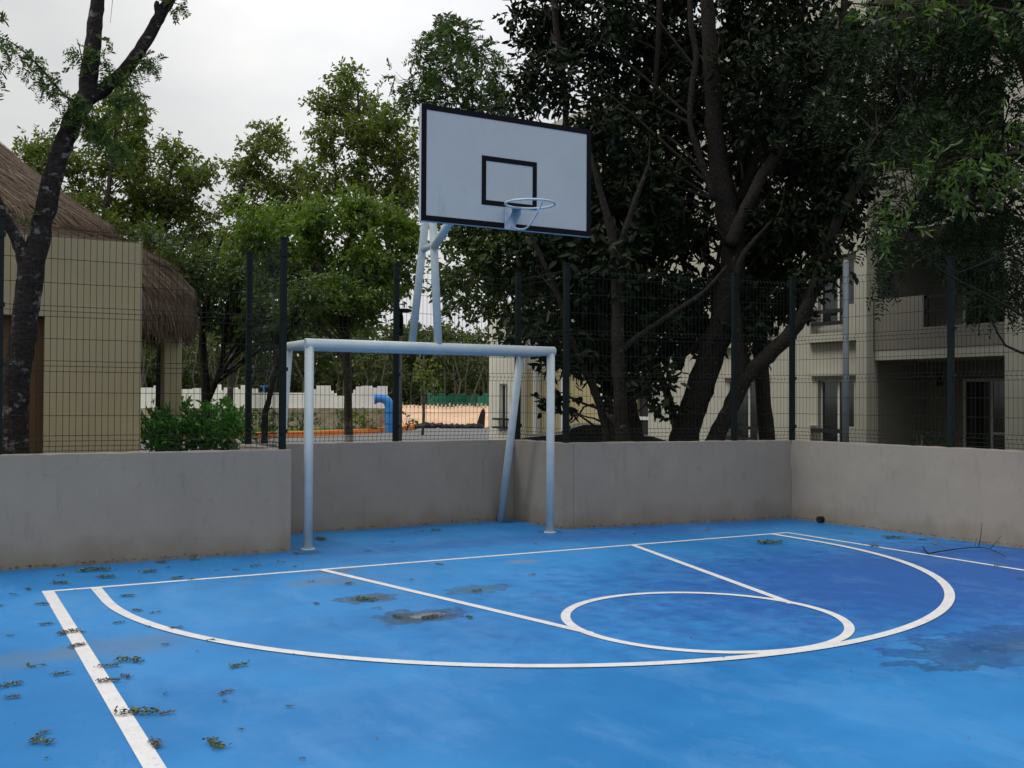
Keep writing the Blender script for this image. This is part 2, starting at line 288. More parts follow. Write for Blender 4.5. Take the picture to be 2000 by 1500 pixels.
def courtmat():
    m = bpy.data.materials.new('court_paint'); m.use_nodes = True; t = m.node_tree; b = t.nodes['Principled BSDF']
    c = t.nodes.new('ShaderNodeTexCoord'); O = c.outputs['Object']
    def noise(s, d=6, ro=.6, st=(1, 1, 1), dist=0):
        mpp = t.nodes.new('ShaderNodeMapping'); mpp.inputs['Scale'].default_value = st; t.links.new(O, mpp.inputs[0])
        n = t.nodes.new('ShaderNodeTexNoise'); n.inputs['Scale'].default_value = s; n.inputs['Detail'].default_value = d; n.inputs['Roughness'].default_value = ro; n.inputs['Distortion'].default_value = dist
        t.links.new(mpp.outputs[0], n.inputs['Vector']); return n.outputs['Fac']
    def rng_(x, a, bb, lo=0, hi=1):
        r = t.nodes.new('ShaderNodeMapRange'); r.interpolation_type = 'SMOOTHSTEP'; r.inputs['From Min'].default_value = a; r.inputs['From Max'].default_value = bb; r.inputs['To Min'].default_value = lo; r.inputs['To Max'].default_value = hi
        t.links.new(x, r.inputs[0]); return r.outputs[0]
    def mix(f, a, col):
        x = t.nodes.new('ShaderNodeMix'); x.data_type = 'RGBA'
        if isinstance(f, float): x.inputs[0].default_value = f
        else: t.links.new(f, x.inputs[0])
        if isinstance(a, tuple): x.inputs[6].default_value = (*a, 1)
        else: t.links.new(a, x.inputs[6])
        x.inputs[7].default_value = (*col, 1); return x.outputs[2]
    def mul(a, b_):
        x = t.nodes.new('ShaderNodeMath'); x.operation = 'MULTIPLY'; t.links.new(a, x.inputs[0])
        if isinstance(b_, float): x.inputs[1].default_value = b_
        else: t.links.new(b_, x.inputs[1])
        return x.outputs[0]
    col = mix(rng_(noise(.35, 4), .38, .62), (.011, .150, .40), (.026, .205, .50))
    col = mix(rng_(noise(1.6, 8, .65, (1, .35, 1)), .5, .72, 0, .45), col, (.085, .26, .54))
    col = mix(rng_(noise(2.6, 9, .7, (.6, 1, 1), .5), .54, .74, 0, .42), col, (.022, .12, .36))
    col = mix(rng_(noise(38, 4, .7), .62, .74, 0, .35), col, (.03, .11, .27))
    col = mix(rng_(noise(.9, 7, .7), .60, .74, 0, .35), col, (.11, .21, .33))
    edge = noise(5, 5, .6)
    rough = .50
    wet_all = None
    for (px, py, rx, ry, tint, dc, wetk) in PUDDLES_AND_SHADE:  # puddles and stains, plus reflection and shade painted into the court colour
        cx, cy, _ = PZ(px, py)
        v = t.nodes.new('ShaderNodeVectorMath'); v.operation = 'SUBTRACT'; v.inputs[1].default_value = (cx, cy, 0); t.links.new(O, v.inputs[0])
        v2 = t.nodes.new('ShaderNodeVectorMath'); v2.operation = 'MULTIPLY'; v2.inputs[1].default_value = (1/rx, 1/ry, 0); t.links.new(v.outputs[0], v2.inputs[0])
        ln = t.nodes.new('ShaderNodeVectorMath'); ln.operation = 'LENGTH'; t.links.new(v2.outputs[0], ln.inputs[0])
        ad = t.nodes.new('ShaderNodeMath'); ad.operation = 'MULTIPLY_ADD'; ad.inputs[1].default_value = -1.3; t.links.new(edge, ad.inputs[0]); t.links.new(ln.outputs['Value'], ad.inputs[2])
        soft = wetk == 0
        dm = rng_(ad.outputs[0], .45 if soft else .12, -.35 if soft else -.30, 0, tint); col = mix(dm, col, dc)
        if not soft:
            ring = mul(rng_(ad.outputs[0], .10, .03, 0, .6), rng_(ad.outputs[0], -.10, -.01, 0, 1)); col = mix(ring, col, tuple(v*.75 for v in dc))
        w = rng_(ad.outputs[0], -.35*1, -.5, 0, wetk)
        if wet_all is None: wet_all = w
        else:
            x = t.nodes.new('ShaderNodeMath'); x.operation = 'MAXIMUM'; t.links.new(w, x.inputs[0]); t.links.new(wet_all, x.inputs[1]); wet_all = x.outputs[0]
    t.links.new(col, b.inputs['Base Color'])
    rr = rng_(wet_all, 0, 1, .50, .06)
    n = rng_(noise(3, 6), .3, .7, -.08, .08)
    x = t.nodes.new('ShaderNodeMath'); x.operation = 'ADD'; t.links.new(rr, x.inputs[0]); t.links.new(n, x.inputs[1]); x.use_clamp = True
    t.links.new(x.outputs[0], b.inputs['Roughness']); b.inputs['Specular IOR Level'].default_value = .27
    bp = t.nodes.new('ShaderNodeBump'); bp.inputs['Strength'].default_value = .5; bp.inputs['Distance'].default_value = .003
    dry = rng_(wet_all, 0, 1, 1, 0); t.links.new(mul(noise(120, 3), dry), bp.inputs['Height']); t.links.new(bp.outputs[0], b.inputs['Normal'])
    return m
PUDDLES_AND_SHADE = [(601, 1080, .22, .16, .75, (.02, .06, .12), 0), (1073, 1038, .22, .16, .75, (.02, .06, .12), 0), (994, 1019, .2, .14, .7, (.02, .06, .12), 0), (822, 1203, .50, .34, .95, (.035, .05, .045), 1), (718, 1168, .38, .24, .85, (.05, .07, .065), .3), (932, 1151, .42, .24, .7, (.05, .10, .12), .2),
           (640, 1135, .45, .22, .5, (.12, .14, .15), 0), (655, 1116, .32, .1, .8, (.13, .09, .06), 0), (1990, 1258, 1.55, .60, .75, (.016, .058, .15), .8), (1395, 1140, .2, .12, .5, (.03, .09, .2), 0),
           (235, 1262, .5, .4, .4, (.12, .16, .18), 0), (1020, 1097, .25, .14, .5, (.2, .2, .17), 0), (1900, 1120, 5.6, 2.6, .92, (.014, .082, .31), 0), (1250, 1038, 5.0, .5, .5, (.018, .08, .32), 0), (30, 1290, .5, .3, .4, (.12, .16, .18), 0)]  # wide right patch paints a reflection, wall-foot strip paints shade; others are stains
m_court = courtmat()
wear(m_court, (.10, .25, .48), 55, .61, .66, .5); wear(m_court, (.015, .05, .13), 90, .65, .69, .7); wear(m_court, (.05, .12, .24), 7, .60, .63, .22, (1, .3, 1)); wear(m_court, (.09, .24, .50), 1.1, .54, .56, .16, (1, .6, 1)); cracks(m_court, (.02, .06, .14), .35, .002, .3)

# ------------------------------------------------------------------ ground
m_ground = M('soil_grass', (.055, .075, .025), .95, .1, noise=.8, col2=(.09, .075, .05), bump=(12, .6, .05))
g = MB(); g.add([(-300, -120, -.03), (400, -120, -.03), (400, 500, -.03), (-300, 500, -.03)], [(0, 1, 2, 3)])
tag(g.build('ground', m_ground), kind='structure')
c = MB(); c.prism([(-9, -14), (10.6, -14), (9.72, -4), (9.56, -2.2), (9.36, 1.12), (6.0, 1.56), (5.98, 2.74), (2.36, 2.66), (2.36, 1.33), (-9, 1.43)], -.10, 0)
court = tag(c.build('court', m_court), kind='structure')

# painted lines, one closed sheet each
def sheet(name, inner, outer, z, label=None):
    n = len(inner); b = MB(); P = [(*p, z) for p in inner]+[(*p, z) for p in outer]
    b.add(P, [(i, i+1, n+i+1, n+i) for i in range(n-1)]); o = b.build(name, m_line, court)
    return o
lw = .06
def straight(name, a, b_, w, z):
    a = np.array(a[:2]); b_ = np.array(b_[:2]); d = unit(b_-a); nrm = np.array([-d[1], d[0]])*w/2
    return sheet(name, [a-nrm, b_-nrm], [a+nrm, b_+nrm], z)
W_ = 8.186
straight('baseline', (-.045, 0), (W_+.03, 0), .06, .002)
straight('sideline', (0, -.03), (0, -13), .09, .003)
straight('sideline', (W_, -.03), (W_, -13), .06, .003)
def at(x0, k, y): return (x0+k*y, y)
straight('lane_line', at(2.329, -.225, -.0), at(2.329, -.225, -3.38), .07, .004)
straight('lane_line', at(5.89, .253, -.0), at(5.89, .253, -3.27), .07, .004)
def arcpts(cx, cy, r, a0, a1, n=120): a = np.linspace(a0, a1, n); return [(cx+r*math.cos(t), cy+r*math.sin(t)) for t in a]
sheet('free_throw_circle', arcpts(4.081, -3.376, .975, 0, 2*math.pi), arcpts(4.081, -3.376, 1.045, 0, 2*math.pi), .005)
axc, ayc, AR = 4.138, -.648, 3.776
inn = [(axc-AR+.045, -.03)]+arcpts(axc, ayc, AR-.04, math.pi, 2*math.pi)+[(axc+AR-.045, -.03)]
ou = [(axc-AR-.04, -.03)]+arcpts(axc, ayc, AR+.04, math.pi, 2*math.pi)+[(axc+AR+.04, -.03)]
sheet('three_point_line', inn, ou, .006)

# ------------------------------------------------------------------ low walls round the court
H = 1.06
def wall(poly, label, h=H):
    b = MB(); b.prism(poly, -.05, h); o = b.build('low_wall', m_wall, bevel=.006)
    bm = bmesh.new(); bm.from_mesh(o.data)          # hand-trowelled, slightly wavy top and face
    for e_ in [e_ for e_ in bm.edges if abs(e_.verts[0].co.z-e_.verts[1].co.z) < .01 and e_.calc_length() > .8]:
        bmesh.ops.subdivide_edges(bm, edges=[e_], cuts=int(e_.calc_length()/.11))
    for v in bm.verts:
        if v.co.z > .5 and len(v.link_edges) == 2: v.co.z += random.gauss(0, .0028); v.co.x += random.gauss(0, .0012); v.co.y += random.gauss(0, .0015)
    bmesh.ops.triangulate(bm, faces=bm.faces[:]); bm.to_mesh(o.data); bm.free()
    return tag(o, label, 'wall', 'low concrete walls around the court')
wall([(-9, 1.41), (2.43, 1.25), (2.43, 1.42), (-9, 1.58)], 'long grey rendered low wall at the left, standing forward of the goal')
wall([(2.28, 1.423), (2.43, 1.421), (2.43, 2.59), (2.28, 2.587)], 'short low wall at the left end of the goal recess, running away from court')
wall([(2.28, 2.59), (5.90, 2.67), (5.90, 2.83), (2.28, 2.75)], 'low grey wall directly behind the goal at the back of the recess')
wall([(5.903, 2.83), (5.903, 2.66), (5.93, 1.507), (6.08, 1.49), (6.06, 2.83)], 'short low wall closing the goal recess beside the right goal post')
wall([(6.082, 1.487), (9.31, 1.074), (9.33, 1.24), (6.082, 1.65)], 'low grey wall right of the goal between recess and corner')
wall([(9.312, 1.073), (9.51, -2.21), (9.70, -4.6), (10.4, -13.5), (10.56, -13.5), (9.86, -4.6), (9.67, -2.2), (9.472, 1.1)], 'low grey wall along the right side of the court with drain hole')
dh = PX(1608, 1016, 9.36); b = MB(); b.tube([(9.27, dh[1], .045), (9.36, dh[1], .045)], .04, 14); b.build('drain_outlet', M('drain_black', (.01, .01, .01), .8), bpy.data.objects['low_wall.005'])

# ------------------------------------------------------------------ mesh fences
ZR = [3.20, 3.12, 2.91, 2.68, 2.46, 2.41, 2.36, 2.15, 1.94, 1.89, 1.84, 1.64, 1.42, 1.23, 1.18, 1.13, 1.085]
FOLD = [3.16, 2.41, 1.89, 1.18]
def panel(a, b_, parent, bulge=.03, seed=0):
    a = np.array(a, float); b_ = np.array(b_, float); Ln = np.linalg.norm(b_-a); d = (b_-a)/Ln; nr = np.array([d[1], -d[0]])
    n = int(Ln/.058); V = []; F_ = []; k = 0; r = .0024
    zs = [3.225]; off = [0]
    for z in FOLD: zs += [z+.045, z, z-.045]; off += [0, bulge, 0]
    zs.append(1.07); off.append(0)
    mb = MB()
    for i in range(n+1):
        s = (i+.5)*Ln/(n+1); p = a+d*s; P = [(p[0]+nr[0]*o, p[1]+nr[1]*o, z) for z, o in zip(zs, off)]
        mb.tube(P, r, 4, caps=False)
    for z in ZR:
        o = bulge if any(abs(z-f) < .01 for f in FOLD) else 0
        p = a+nr*(o-.004); q = b_+nr*(o-.004); mb.tube([(p[0], p[1], z), ((p[0]+q[0])/2, (p[1]+q[1])/2, z-.003), (q[0], q[1], z)], r*1.15, 4, caps=False)
    return mb.build('mesh_panel', m_wire, parent)
def post(x, y, parent, h=3.27, s=.032):
    mb = MB(); mb.box((x-s, y-s, 1.0), (x+s, y+s, h)); o = mb.build('post', m_green, parent, bevel=.006)
    c = MB(); c.box((x-s-.006, y-s-.006, h), (x+s+.006, y+s+.006, h+.02))
    c.build('post_cap', m_green, o)
    for z in (1.25, 1.9, 2.45, 3.1): c = MB(); c.box((x-s-.012, y-s-.01, z-.02), (x+s+.012, y-s+.004, z+.02)); c.build('clamp', m_green, o)
    return o
def fence(pts, label, posts):
    e = empty('mesh_fence', (pts[0][0], pts[0][1], H), label, 'fence', 'green welded mesh fences on the low walls')
    for a, b_ in zip(pts[:-1], pts[1:]):
        panel(a, b_, e)
    for p in posts: post(*p, e)
    return e
fence([(-5.6, 1.46), (-2.96, 1.425), (-.31, 1.385), (2.35, 1.345)], 'dark green mesh fence on the left low wall before the cream hut', [(-5.6, 1.46), (-2.96, 1.425), (-.31, 1.385), (2.36, 1.345)])
fence([(2.355, 1.38), (2.355, 2.66)], 'short mesh fence seen nearly edge-on left of the goal', [])
fence([(2.355, 2.67), (4.22, 2.715), (5.98, 2.755)], 'dark green mesh fence above the wall directly behind the goal', [(2.355, 2.67), (4.22, 2.715), (6.0, 2.755)])
fence([(5.985, 2.72), (6.01, 1.60)], 'narrow mesh fence panel above the recess side wall, right of goal', [(6.01, 1.565)])
fence([(6.04, 1.565), (8.46, 1.255), (9.39, 1.14)], 'dark green mesh fence between goal and court corner before the dark trees', [(8.46, 1.255), (9.39, 1.14)])
fence([(9.40, 1.10), (9.545, -1.26), (9.69, -3.7), (9.88, -6.2), (10.06, -8.6)], 'dark green mesh fence along the right wall before the apartments', [(9.545, -1.26), (9.69, -3.7), (9.88, -6.2), (10.06, -8.6)])

# ------------------------------------------------------------------ goal with basketball hoop
gx0, gx1, gy, gz = 2.634, 5.632, 1.31, 2.175
goal = empty('football_goal', ((gx0+gx1)/2, gy, 0), 'pale blue white tubular football goal carrying the basketball board', 'goal')
def bend(a, b_, r, name, parent, sides=20):
    mb = MB(); mb.tube([a, b_], r, sides); return mb.build(name, m_white, parent, smooth=False)
def tubeobj(pts, r, name, parent, sides=20, mat=None, k=1):
    mb = MB(); mb.tube(pts, r, sides); o = mb.build(name, mat or m_white, parent)
    for p in o.data.polygons: p.use_smooth = len(p.vertices) == 4
    return o
tubeobj([(gx0, gy, 0), (gx0, gy, gz)], .049, 'post', goal); tubeobj([(gx1, gy, 0), (gx1, gy, gz)], .049, 'post', goal)
tubeobj([(gx0-.05, gy, gz), (gx0-.045, gy, gz), (gx1+.045, gy, gz), (gx1+.05, gy, gz)], [.045, .056, .056, .045], 'crossbar', goal)
for x in (gx0, gx1):
    tubeobj([(x, gy+.05, gz), (x, 2.08, gz)], .05, 'top_side_bar', goal)
    tubeobj([(x, 2.04, gz-.01), (x+.01, 2.56, .0)], .049, 'rear_leg', goal)
    tubeobj([(x, gy, .0), (x, gy, .012)], .075, 'base_flange', goal)
hoop_x = 4.06
tubeobj([(gx0+.05, 2.06, gz), (gx1-.05, 2.06, gz)], .045, 'rear_bar', goal)
# the board stands welded on the goal: parts of it
pA0 = PY(856, 662, gy); pA1 = PY(846, 436, 1.15)
xx = pA0[0]
def PX_(px, py): return PX(px, py, xx)
a0 = PX_(856, 660); a1 = PX_(846, 440); b0 = PX_(812, 668); b1 = PX_(830, 440)
a0 = np.array([xx, gy, gz+.02]); b0 = np.array([xx, 2.06, gz])
topz = 4.0
def ext(p, q, z): t = (z-p[2])/(q[2]-p[2]); return p+(q-p)*t
A1 = ext(a0, a1, topz); B1 = ext(b0, b1, topz)
tubeobj([a0, A1], .046, 'support_pole', goal); tubeobj([b0, B1], .046, 'support_pole', goal)
lz = PX_(840, 480)[2]
tubeobj([ext(a0, a1, lz), ext(b0, b1, lz-.02)], .036, 'pole_link', goal)
BX0, BX1, BZ0, BZ1, BY = 3.045, 4.918, 3.232, 4.318, -.615
# arms carrying the board forward
for z in (3.72, 4.02):
    tubeobj([ext(a0, a1, z), (xx, BY+.10, z)], .035, 'board_arm', goal)
tubeobj([ext(b0, b1, 3.98), ext(a0, a1, 3.98)], .035, 'board_arm', goal)
br0 = ext(a0, a1, lz-.03); mb = MB(); 
tubeobj([br0, PY(884, 425, .25)], .045, 'brace', goal)
mb = MB()
for x in (BX0+.15, (BX0+BX1)/2-.02, BX1-.19): mb.box((x, BY+.045, BZ0+.02), (x+.04, BY+.085, BZ1-.02))
for z in (3.40, 3.96): mb.box((BX0+.04, BY+.085, z), (BX1-.04, BY+.125, z+.04))
mb.build('board_frame', m_white, goal)
mb = MB(); mb.box((BX0, BY, BZ0), (BX1, BY+.045, BZ1)); bd = mb.build('backboard', m_board, goal, bevel=.003)
def ring_rect(x0, x1, z0, z1, t, y0, y1, name, parent, mat):
    mb = MB(); mb.box((x0, y0, z0), (x1, y1, z0+t)); mb.box((x0, y0, z1-t), (x1, y1, z1)); mb.box((x0, y0, z0+t), (x0+t, y1, z1-t)); mb.box((x1-t, y0, z0+t), (x1, y1, z1-t))
    return mb.build(name, mat, parent)
ring_rect(BX0+.002, BX1-.002, BZ0+.004, BZ1-.002, .052, BY-.004, BY-.0008, 'black_border', bd, m_black)
q0 = PY(941, 303, BY); q1 = PY(1048, 409, BY); q2 = PY(939, 399, BY)
SX0, SX1 = q0[0], q1[0]; SZ1, SZ0 = q0[2], q2[2]
ring_rect(SX0, SX1, SZ0, SZ1, .047, BY-.004, BY-.0008, 'target_square', bd, m_black)
hcx = (BX0+BX1)/2+.015
hz = PY(1034, 397, -1.0)[2]
RR = .232; hc = np.array([hcx, BY-.13-RR, hz])
m_rim = M('rim_paint', (.50, .60, .68), .4, .4, noise=14, col2=(.36, .44, .50))
tubeobj([hc+np.array([RR*math.cos(a), RR*math.sin(a), 0]) for a in np.linspace(0, 2*math.pi, 61)], .0105, 'rim', goal, 12, m_rim)
mb = MB(); mb.box((hcx-.075, BY-.012, BZ0-.002), (hcx+.045, BY-.006, hz+.02))
mb.slab([(hcx-.07, BY-.012, BZ0+.03), (hcx-.07, BY-.012, hz+.012), (hcx-.07, BY-.14, hz+.012), (hcx-.07, BY-.13, hz-.05)], (.006, 0, 0))
mb.slab([(hcx+.035, BY-.012, BZ0+.03), (hcx+.035, BY-.012, hz+.012), (hcx+.035, BY-.14, hz+.012), (hcx+.035, BY-.13, hz-.05)], (.006, 0, 0))
mb.box((hcx-.064, BY-.15, hz+.0), (hcx+.034, BY-.013, hz+.006))
mb.build('rim_bracket', m_rim, goal)
fy = hc[1]-RR
pt, rd = smooth_path([(hcx, fy+.01, hz-.012), (hcx, fy+.12, hz-.12), (hcx, fy+.32, hz-.22), (hcx, BY-.012, BZ0+.02)], [.009]*4, 6)
tubeobj(pt, .009, 'rim_stay', goal, 10, m_rim)

# ------------------------------------------------------------------ tree builder
def trunk_mesh(paths, mat, parent, sides=12, name='trunk'):
    mb = MB(); sk = []
    for p in paths:
        if len(p) > 3 and p[-1][1] > .02:
            a_, b_ = np.array(p[-2][0]), np.array(p[-1][0]); dv = unit(b_-a_)
            p = list(p)+[(b_+dv*p[-1][1]*9+rng.normal(size=3)*.05, p[-1][1]*.55), (b_+dv*p[-1][1]*20+rng.normal(size=3)*.12, .004)]
        P, r = smooth_path([q[0] for q in p], [q[1] for q in p], 5)
        jit = rng.normal(size=P.shape)*r[:, None]*.05; jit[0] = 0
        mb.tube(P+jit, r, sides, rough=.16); sk.append((P, r))
    return mb, sk
def twigs_to(mb, sk, centers, r0=.03, maxn=60, wob=.25):
    P = np.vstack([s[0] for s in sk]); Rv = np.concatenate([s[1] for s in sk])
    for c in centers[:maxn]:
        hz_ = np.linalg.norm(P[:, :2]-c[:2], axis=1); cand = np.linalg.norm(P-c, axis=1)+np.maximum(0, P[:, 2]-c[2]+.65*hz_)*1.3
        i = int(np.argmin(cand)); a = P[i]; L = np.linalg.norm(c-a)
        if L < .15: continue
        mid = a*.5+c*.5+rng.normal(size=3)*L*wob*.35+np.array([0, 0, L*.08]); m2 = a*.25+c*.75+rng.normal(size=3)*L*wob*.25
        r = min(r0, Rv[i]*.6, .006+L*.011); pp, rr = smooth_path([a, mid, m2, c], [r, r*.75, r*.5, r*.2], 3)
        mb.tube(pp, rr, 6, caps=False)
def tree(name, base, label, cat, paths, blobs, bark, lmat, leaf=(.12, .055), dens=1.0, kind='broad', group=None, twig_r=.03, droop=.3, gap=.5, twign=60, extra=None):
    """blobs: (centre, radii); dens: leaf coverage"""
    e = empty(name, base, label, cat, group)
    mb, sk = trunk_mesh(paths, bark, e)
    cs = [b[0] for b in blobs]
    tips = []
    for c_, r_ in blobs:
        for k in range(3): tips.append(c_+unit(rng.normal(size=3))*np.array(r_)*.55)
    twigs_to(mb, sk, cs+tips, twig_r, twign)
    mb.build('trunk', bark, e, smooth=True)
    VV = []
    for c_, r_ in blobs:
        r_ = np.array(r_, float); area = math.pi*(r_[0]*r_[1]*r_[2])**(2/3)
        if kind == 'broad':
            n = int(dens*2.1*area*2.0/(leaf[0]*leaf[1]*.55)/8); K = max(4, int(8*(1.1-gap)+4)); ks = unit(rng.normal(size=(K, 3)))*rng.uniform(.35, .95, (K, 1))
            for q_ in ks: VV.append(sprigs(np.array(c_)+q_*r_, r_*rng.uniform(.30, .52), max(1, n//K), 8, leaf[0], leaf[1], twig=leaf[0]*2.2, droop=droop))
        else:
            n = int(dens*2.2*area*2.0/(leaf[1]**2*3.3*.55*18)/2.0); VV.append(pinnate(np.array(c_), r_, n, L=leaf[0], pairs=9, lw=leaf[1], ll=leaf[1]*3.8, droop=droop))
    fastmesh('crown', np.vstack(VV), 6, lmat, e)
    return e
def blobpx(lst, d, dj=1.0, ds=.8):
    """(px, py, rx_px, ry_px[, depth]) -> ellipsoids at real distance d"""
    out = []
    for q in lst:
        dd = q[4] if len(q) > 4 else d+rng.uniform(-dj, dj)
        c_ = PD(q[0], q[1], dd); rx = q[2]*dd/2020; rz = q[3]*dd/2020
        out.append((c_, (rx, (rx+rz)/2*ds+.15, rz)))
    return out
def px(path, d): return [(PD(q[0], q[1], q[3] if len(q) > 3 else d), .86*q[2]*d/2020/2) for q in path]

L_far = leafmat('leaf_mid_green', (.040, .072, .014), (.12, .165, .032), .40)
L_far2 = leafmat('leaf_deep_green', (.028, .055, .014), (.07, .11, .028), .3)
L_fresh = leafmat('leaf_fresh_green', (.045, .10, .015), (.115, .185, .03), .38)
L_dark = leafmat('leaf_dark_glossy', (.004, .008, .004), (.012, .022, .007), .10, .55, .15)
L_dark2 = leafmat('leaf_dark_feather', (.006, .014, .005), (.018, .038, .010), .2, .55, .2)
L_feath = leafmat('leaf_feathery', (.015, .036, .010), (.045, .09, .02), .35)

# --- tree with forked lichened trunk, left foreground
yl = 2.3
def pl(p): return [(PY(a, b_, yl), .93*w*10.6/2020/2) for a, b_, w in p]
g0 = PY(20, 880, yl); base = np.array([g0[0]-.02, yl, -.05])
paths = [[(base, .19)]+pl([(24, 860, 62), (28, 780, 54), (40, 690, 52), (50, 600, 50), (62, 520, 50), (82, 440, 42), (98, 370, 40), (118, 300, 39), (142, 235, 40), (168, 190, 40), (178, 130, 37), (184, 60, 32), (190, 0, 28), (196, -120, 22), (185, -300, 14)]),
         pl([(160, 200, 30), (205, 172, 30), (250, 130, 27), (285, 80, 26), (310, 35, 25), (338, -15, 24), (380, -110, 18), (440, -240, 10)]),
         pl([(55, 530, 34), (38, 480, 26), (15, 435, 22), (-10, 385, 20), (-60, 290, 16), (-110, 150, 8)]),
         pl([(310, 40, 14), (306, 12, 12), (308, 3, 8)])]
e = empty('forked_tree', base, 'forked tree with dark lichened trunk behind the left low wall', 'tree')
mb, sk = trunk_mesh(paths, m_bark1, e, 16)
# thin leafy shoot to the left and sprigs at the fork
sh = [PY(a, b_, yl-.1) for a, b_ in [(165, 235), (150, 205), (120, 180), (95, 150), (65, 118), (30, 88), (0, 74), (-40, 70)]]
P_, r_ = smooth_path(sh, [.012, .012, .011, .010, .009, .007, .005, .003]); mb.tube(P_, r_, 6)
for q in ([(170, 235), (200, 262), (225, 280), (250, 300)], [(200, 190), (215, 140), (195, 105)], [(250, 130), (275, 118), (298, 115)], [(335, 5), (350, 8)], [(165, 150), (157, 100), (150, 75)]):
    P_, r_ = smooth_path([PY(a, b_, yl-.05) for a, b_ in q], np.linspace(.009, .003, len(q))); mb.tube(P_, r_, 5)
P_, r_ = smooth_path([PY(a, b_, yl) for a, b_ in ((220, -5), (218, 20), (215, 45))], [.003, .002, .002]); mb.tube(P_, r_, 4)
mb.build('trunk', m_bark1, e, smooth=True)
VV = []
def frond_at(px_, py_, yy, rpx, n, L=.12): 
    c_ = PY(px_, py_, yy); rr = rpx*10.6/2020; VV.append(pinnate(c_, np.array([rr, rr*.7, rr]), n, L=L, pairs=9, lw=.014, ll=.045, droop=.45))
for a, b_ in [(0, 78), (12, 92), (30, 95), (45, 122), (55, 130), (68, 140), (72, 155), (85, 160), (95, 172), (108, 168), (118, 190), (128, 200), (140, 205), (118, 150), (60, 112), (135, 218), (120, 240), (100, 182)]: frond_at(a, b_, yl-.12, 11, 5)
for a, b_, n in [(160, 205, 22), (185, 240, 30), (205, 265, 26), (225, 285, 18), (245, 300, 12), (170, 255, 20), (200, 110, 8), (215, 140, 10), (205, 90, 5), (285, 120, 14), (272, 130, 10), (298, 118, 6), (250, 150, 12), (240, 175, 14), (150, 95, 7), (158, 105, 8), (348, 6, 8), (340, 12, 6), (225, 210, 16), (255, 190, 14), (270, 200, 8), (60, 425, 4), (65, 120, 3)]: frond_at(a, b_, yl-.12, 13, n)
for a, b_, rp_, n in [(185, -330, 150, 260), (120, -240, 90, 120), (250, -260, 90, 120), (430, -250, 120, 200), (500, -200, 80, 90), (370, -190, 60, 60), (-120, 130, 90, 120), (-180, 60, 90, 120), (-70, 40, 60, 50)]:
    c_ = PY(a, b_, yl+.2); rr = rp_*10.6/2020; VV.append(pinnate(c_, np.array([rr, rr, rr*.8]), n*2, L=.2, pairs=9, lw=.02, ll=.075, droop=.4))
fastmesh('crown', np.vstack(VV), 6, leafmat('leaf_sprig', (.035, .07, .025), (.08, .14, .03), .4), e)

# --- big dark trees on the right (between court and apartments)
D1 = 17.0
base = PD(1330, 900, D1); base[2] = -.05
paths = [px([(1325, 905, 75), (1340, 840, 62), (1368, 760, 62), (1400, 660, 60), (1425, 560, 58), (1432, 480, 56), (1418, 410, 50), (1405, 330, 44), (1395, 240, 40), (1390, 150, 38), (1385, 60, 34), (1380, -40, 30), (1375, -200, 20)], D1),
         px([(1425, 480, 34), (1450, 420, 28), (1475, 370, 26), (1515, 300, 24), (1555, 235, 22), (1590, 180, 20), (1625, 120, 18), (1645, 50, 16), (1650, -30, 14), (1660, -150, 8)], D1-.3),
         px([(1395, 390, 16), (1365, 300, 15), (1348, 240, 14), (1352, 170, 14), (1360, 110, 14), (1350, 50, 13), (1345, -40, 11)], D1-.3),
         px([(1440, 400, 22), (1480, 300, 20), (1530, 170, 18), (1560, 60, 15), (1580, -60, 10)], D1+.6),
         px([(1400, 640, 20), (1330, 700, 8), (1325, 700, 4)], D1+.4),
         px([(1320, 720, 30), (1345, 650, 26), (1380, 570, 16), (1400, 520, 10)], D1+1)]
bl = blobpx([(1050, 60, 75, 60), (1075, 160, 70, 60), (1130, 100, 70, 70), (1040, 190, 50, 45), (1170, 30, 60, 60), (1210, 150, 70, 60), (1180, 250, 65, 60), (1240, 260, 70, 70), (1290, 90, 70, 55),
             (1320, 200, 60, 60), (1250, 370, 80, 70), (1330, 330, 60, 60), (1190, 350, 60, 60), (1170, 450, 70, 60), (1270, 470, 80, 65), (1340, 450, 60, 60), (1400, 60, 60, 60), (1470, 130, 70, 70), (1450, 30, 70, 60),
             (1500, 230, 65, 60), (1460, 300, 50, 55), (1550, 60, 65, 60), (1560, 330, 70, 60), (1520, 420, 70, 60), (1600, 120, 60, 60), (1610, 260, 60, 65), (1480, 500, 60, 55), (1570, 480, 65, 50), (1300, 560, 80, 55), (1210, 560, 70, 50),
             (1130, 560, 70, 45), (1070, 520, 70, 45), (1370, -60, 90, 80), (1250, -80, 90, 80), (1480, -70, 90, 80), (1600, -60, 90, 90), (1140, -60, 80, 70), (1310, -190, 100, 80), (1440, -210, 100, 90), (1570, -180, 90, 80), (1390, -320, 90, 70), (1370, 620, 50, 40), (1490, 600, 60, 40), (1280, 640, 60, 35), (1160, 640, 60, 40), (1550, 560, 45, 35), (1450, 610, 45, 40)], D1+1.2, 1.8, .9)
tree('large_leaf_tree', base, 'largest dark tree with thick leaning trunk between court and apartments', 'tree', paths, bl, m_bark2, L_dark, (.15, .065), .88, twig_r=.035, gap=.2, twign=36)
D2 = 15.5
base = PD(1225, 900, D2); base[2] = -.05
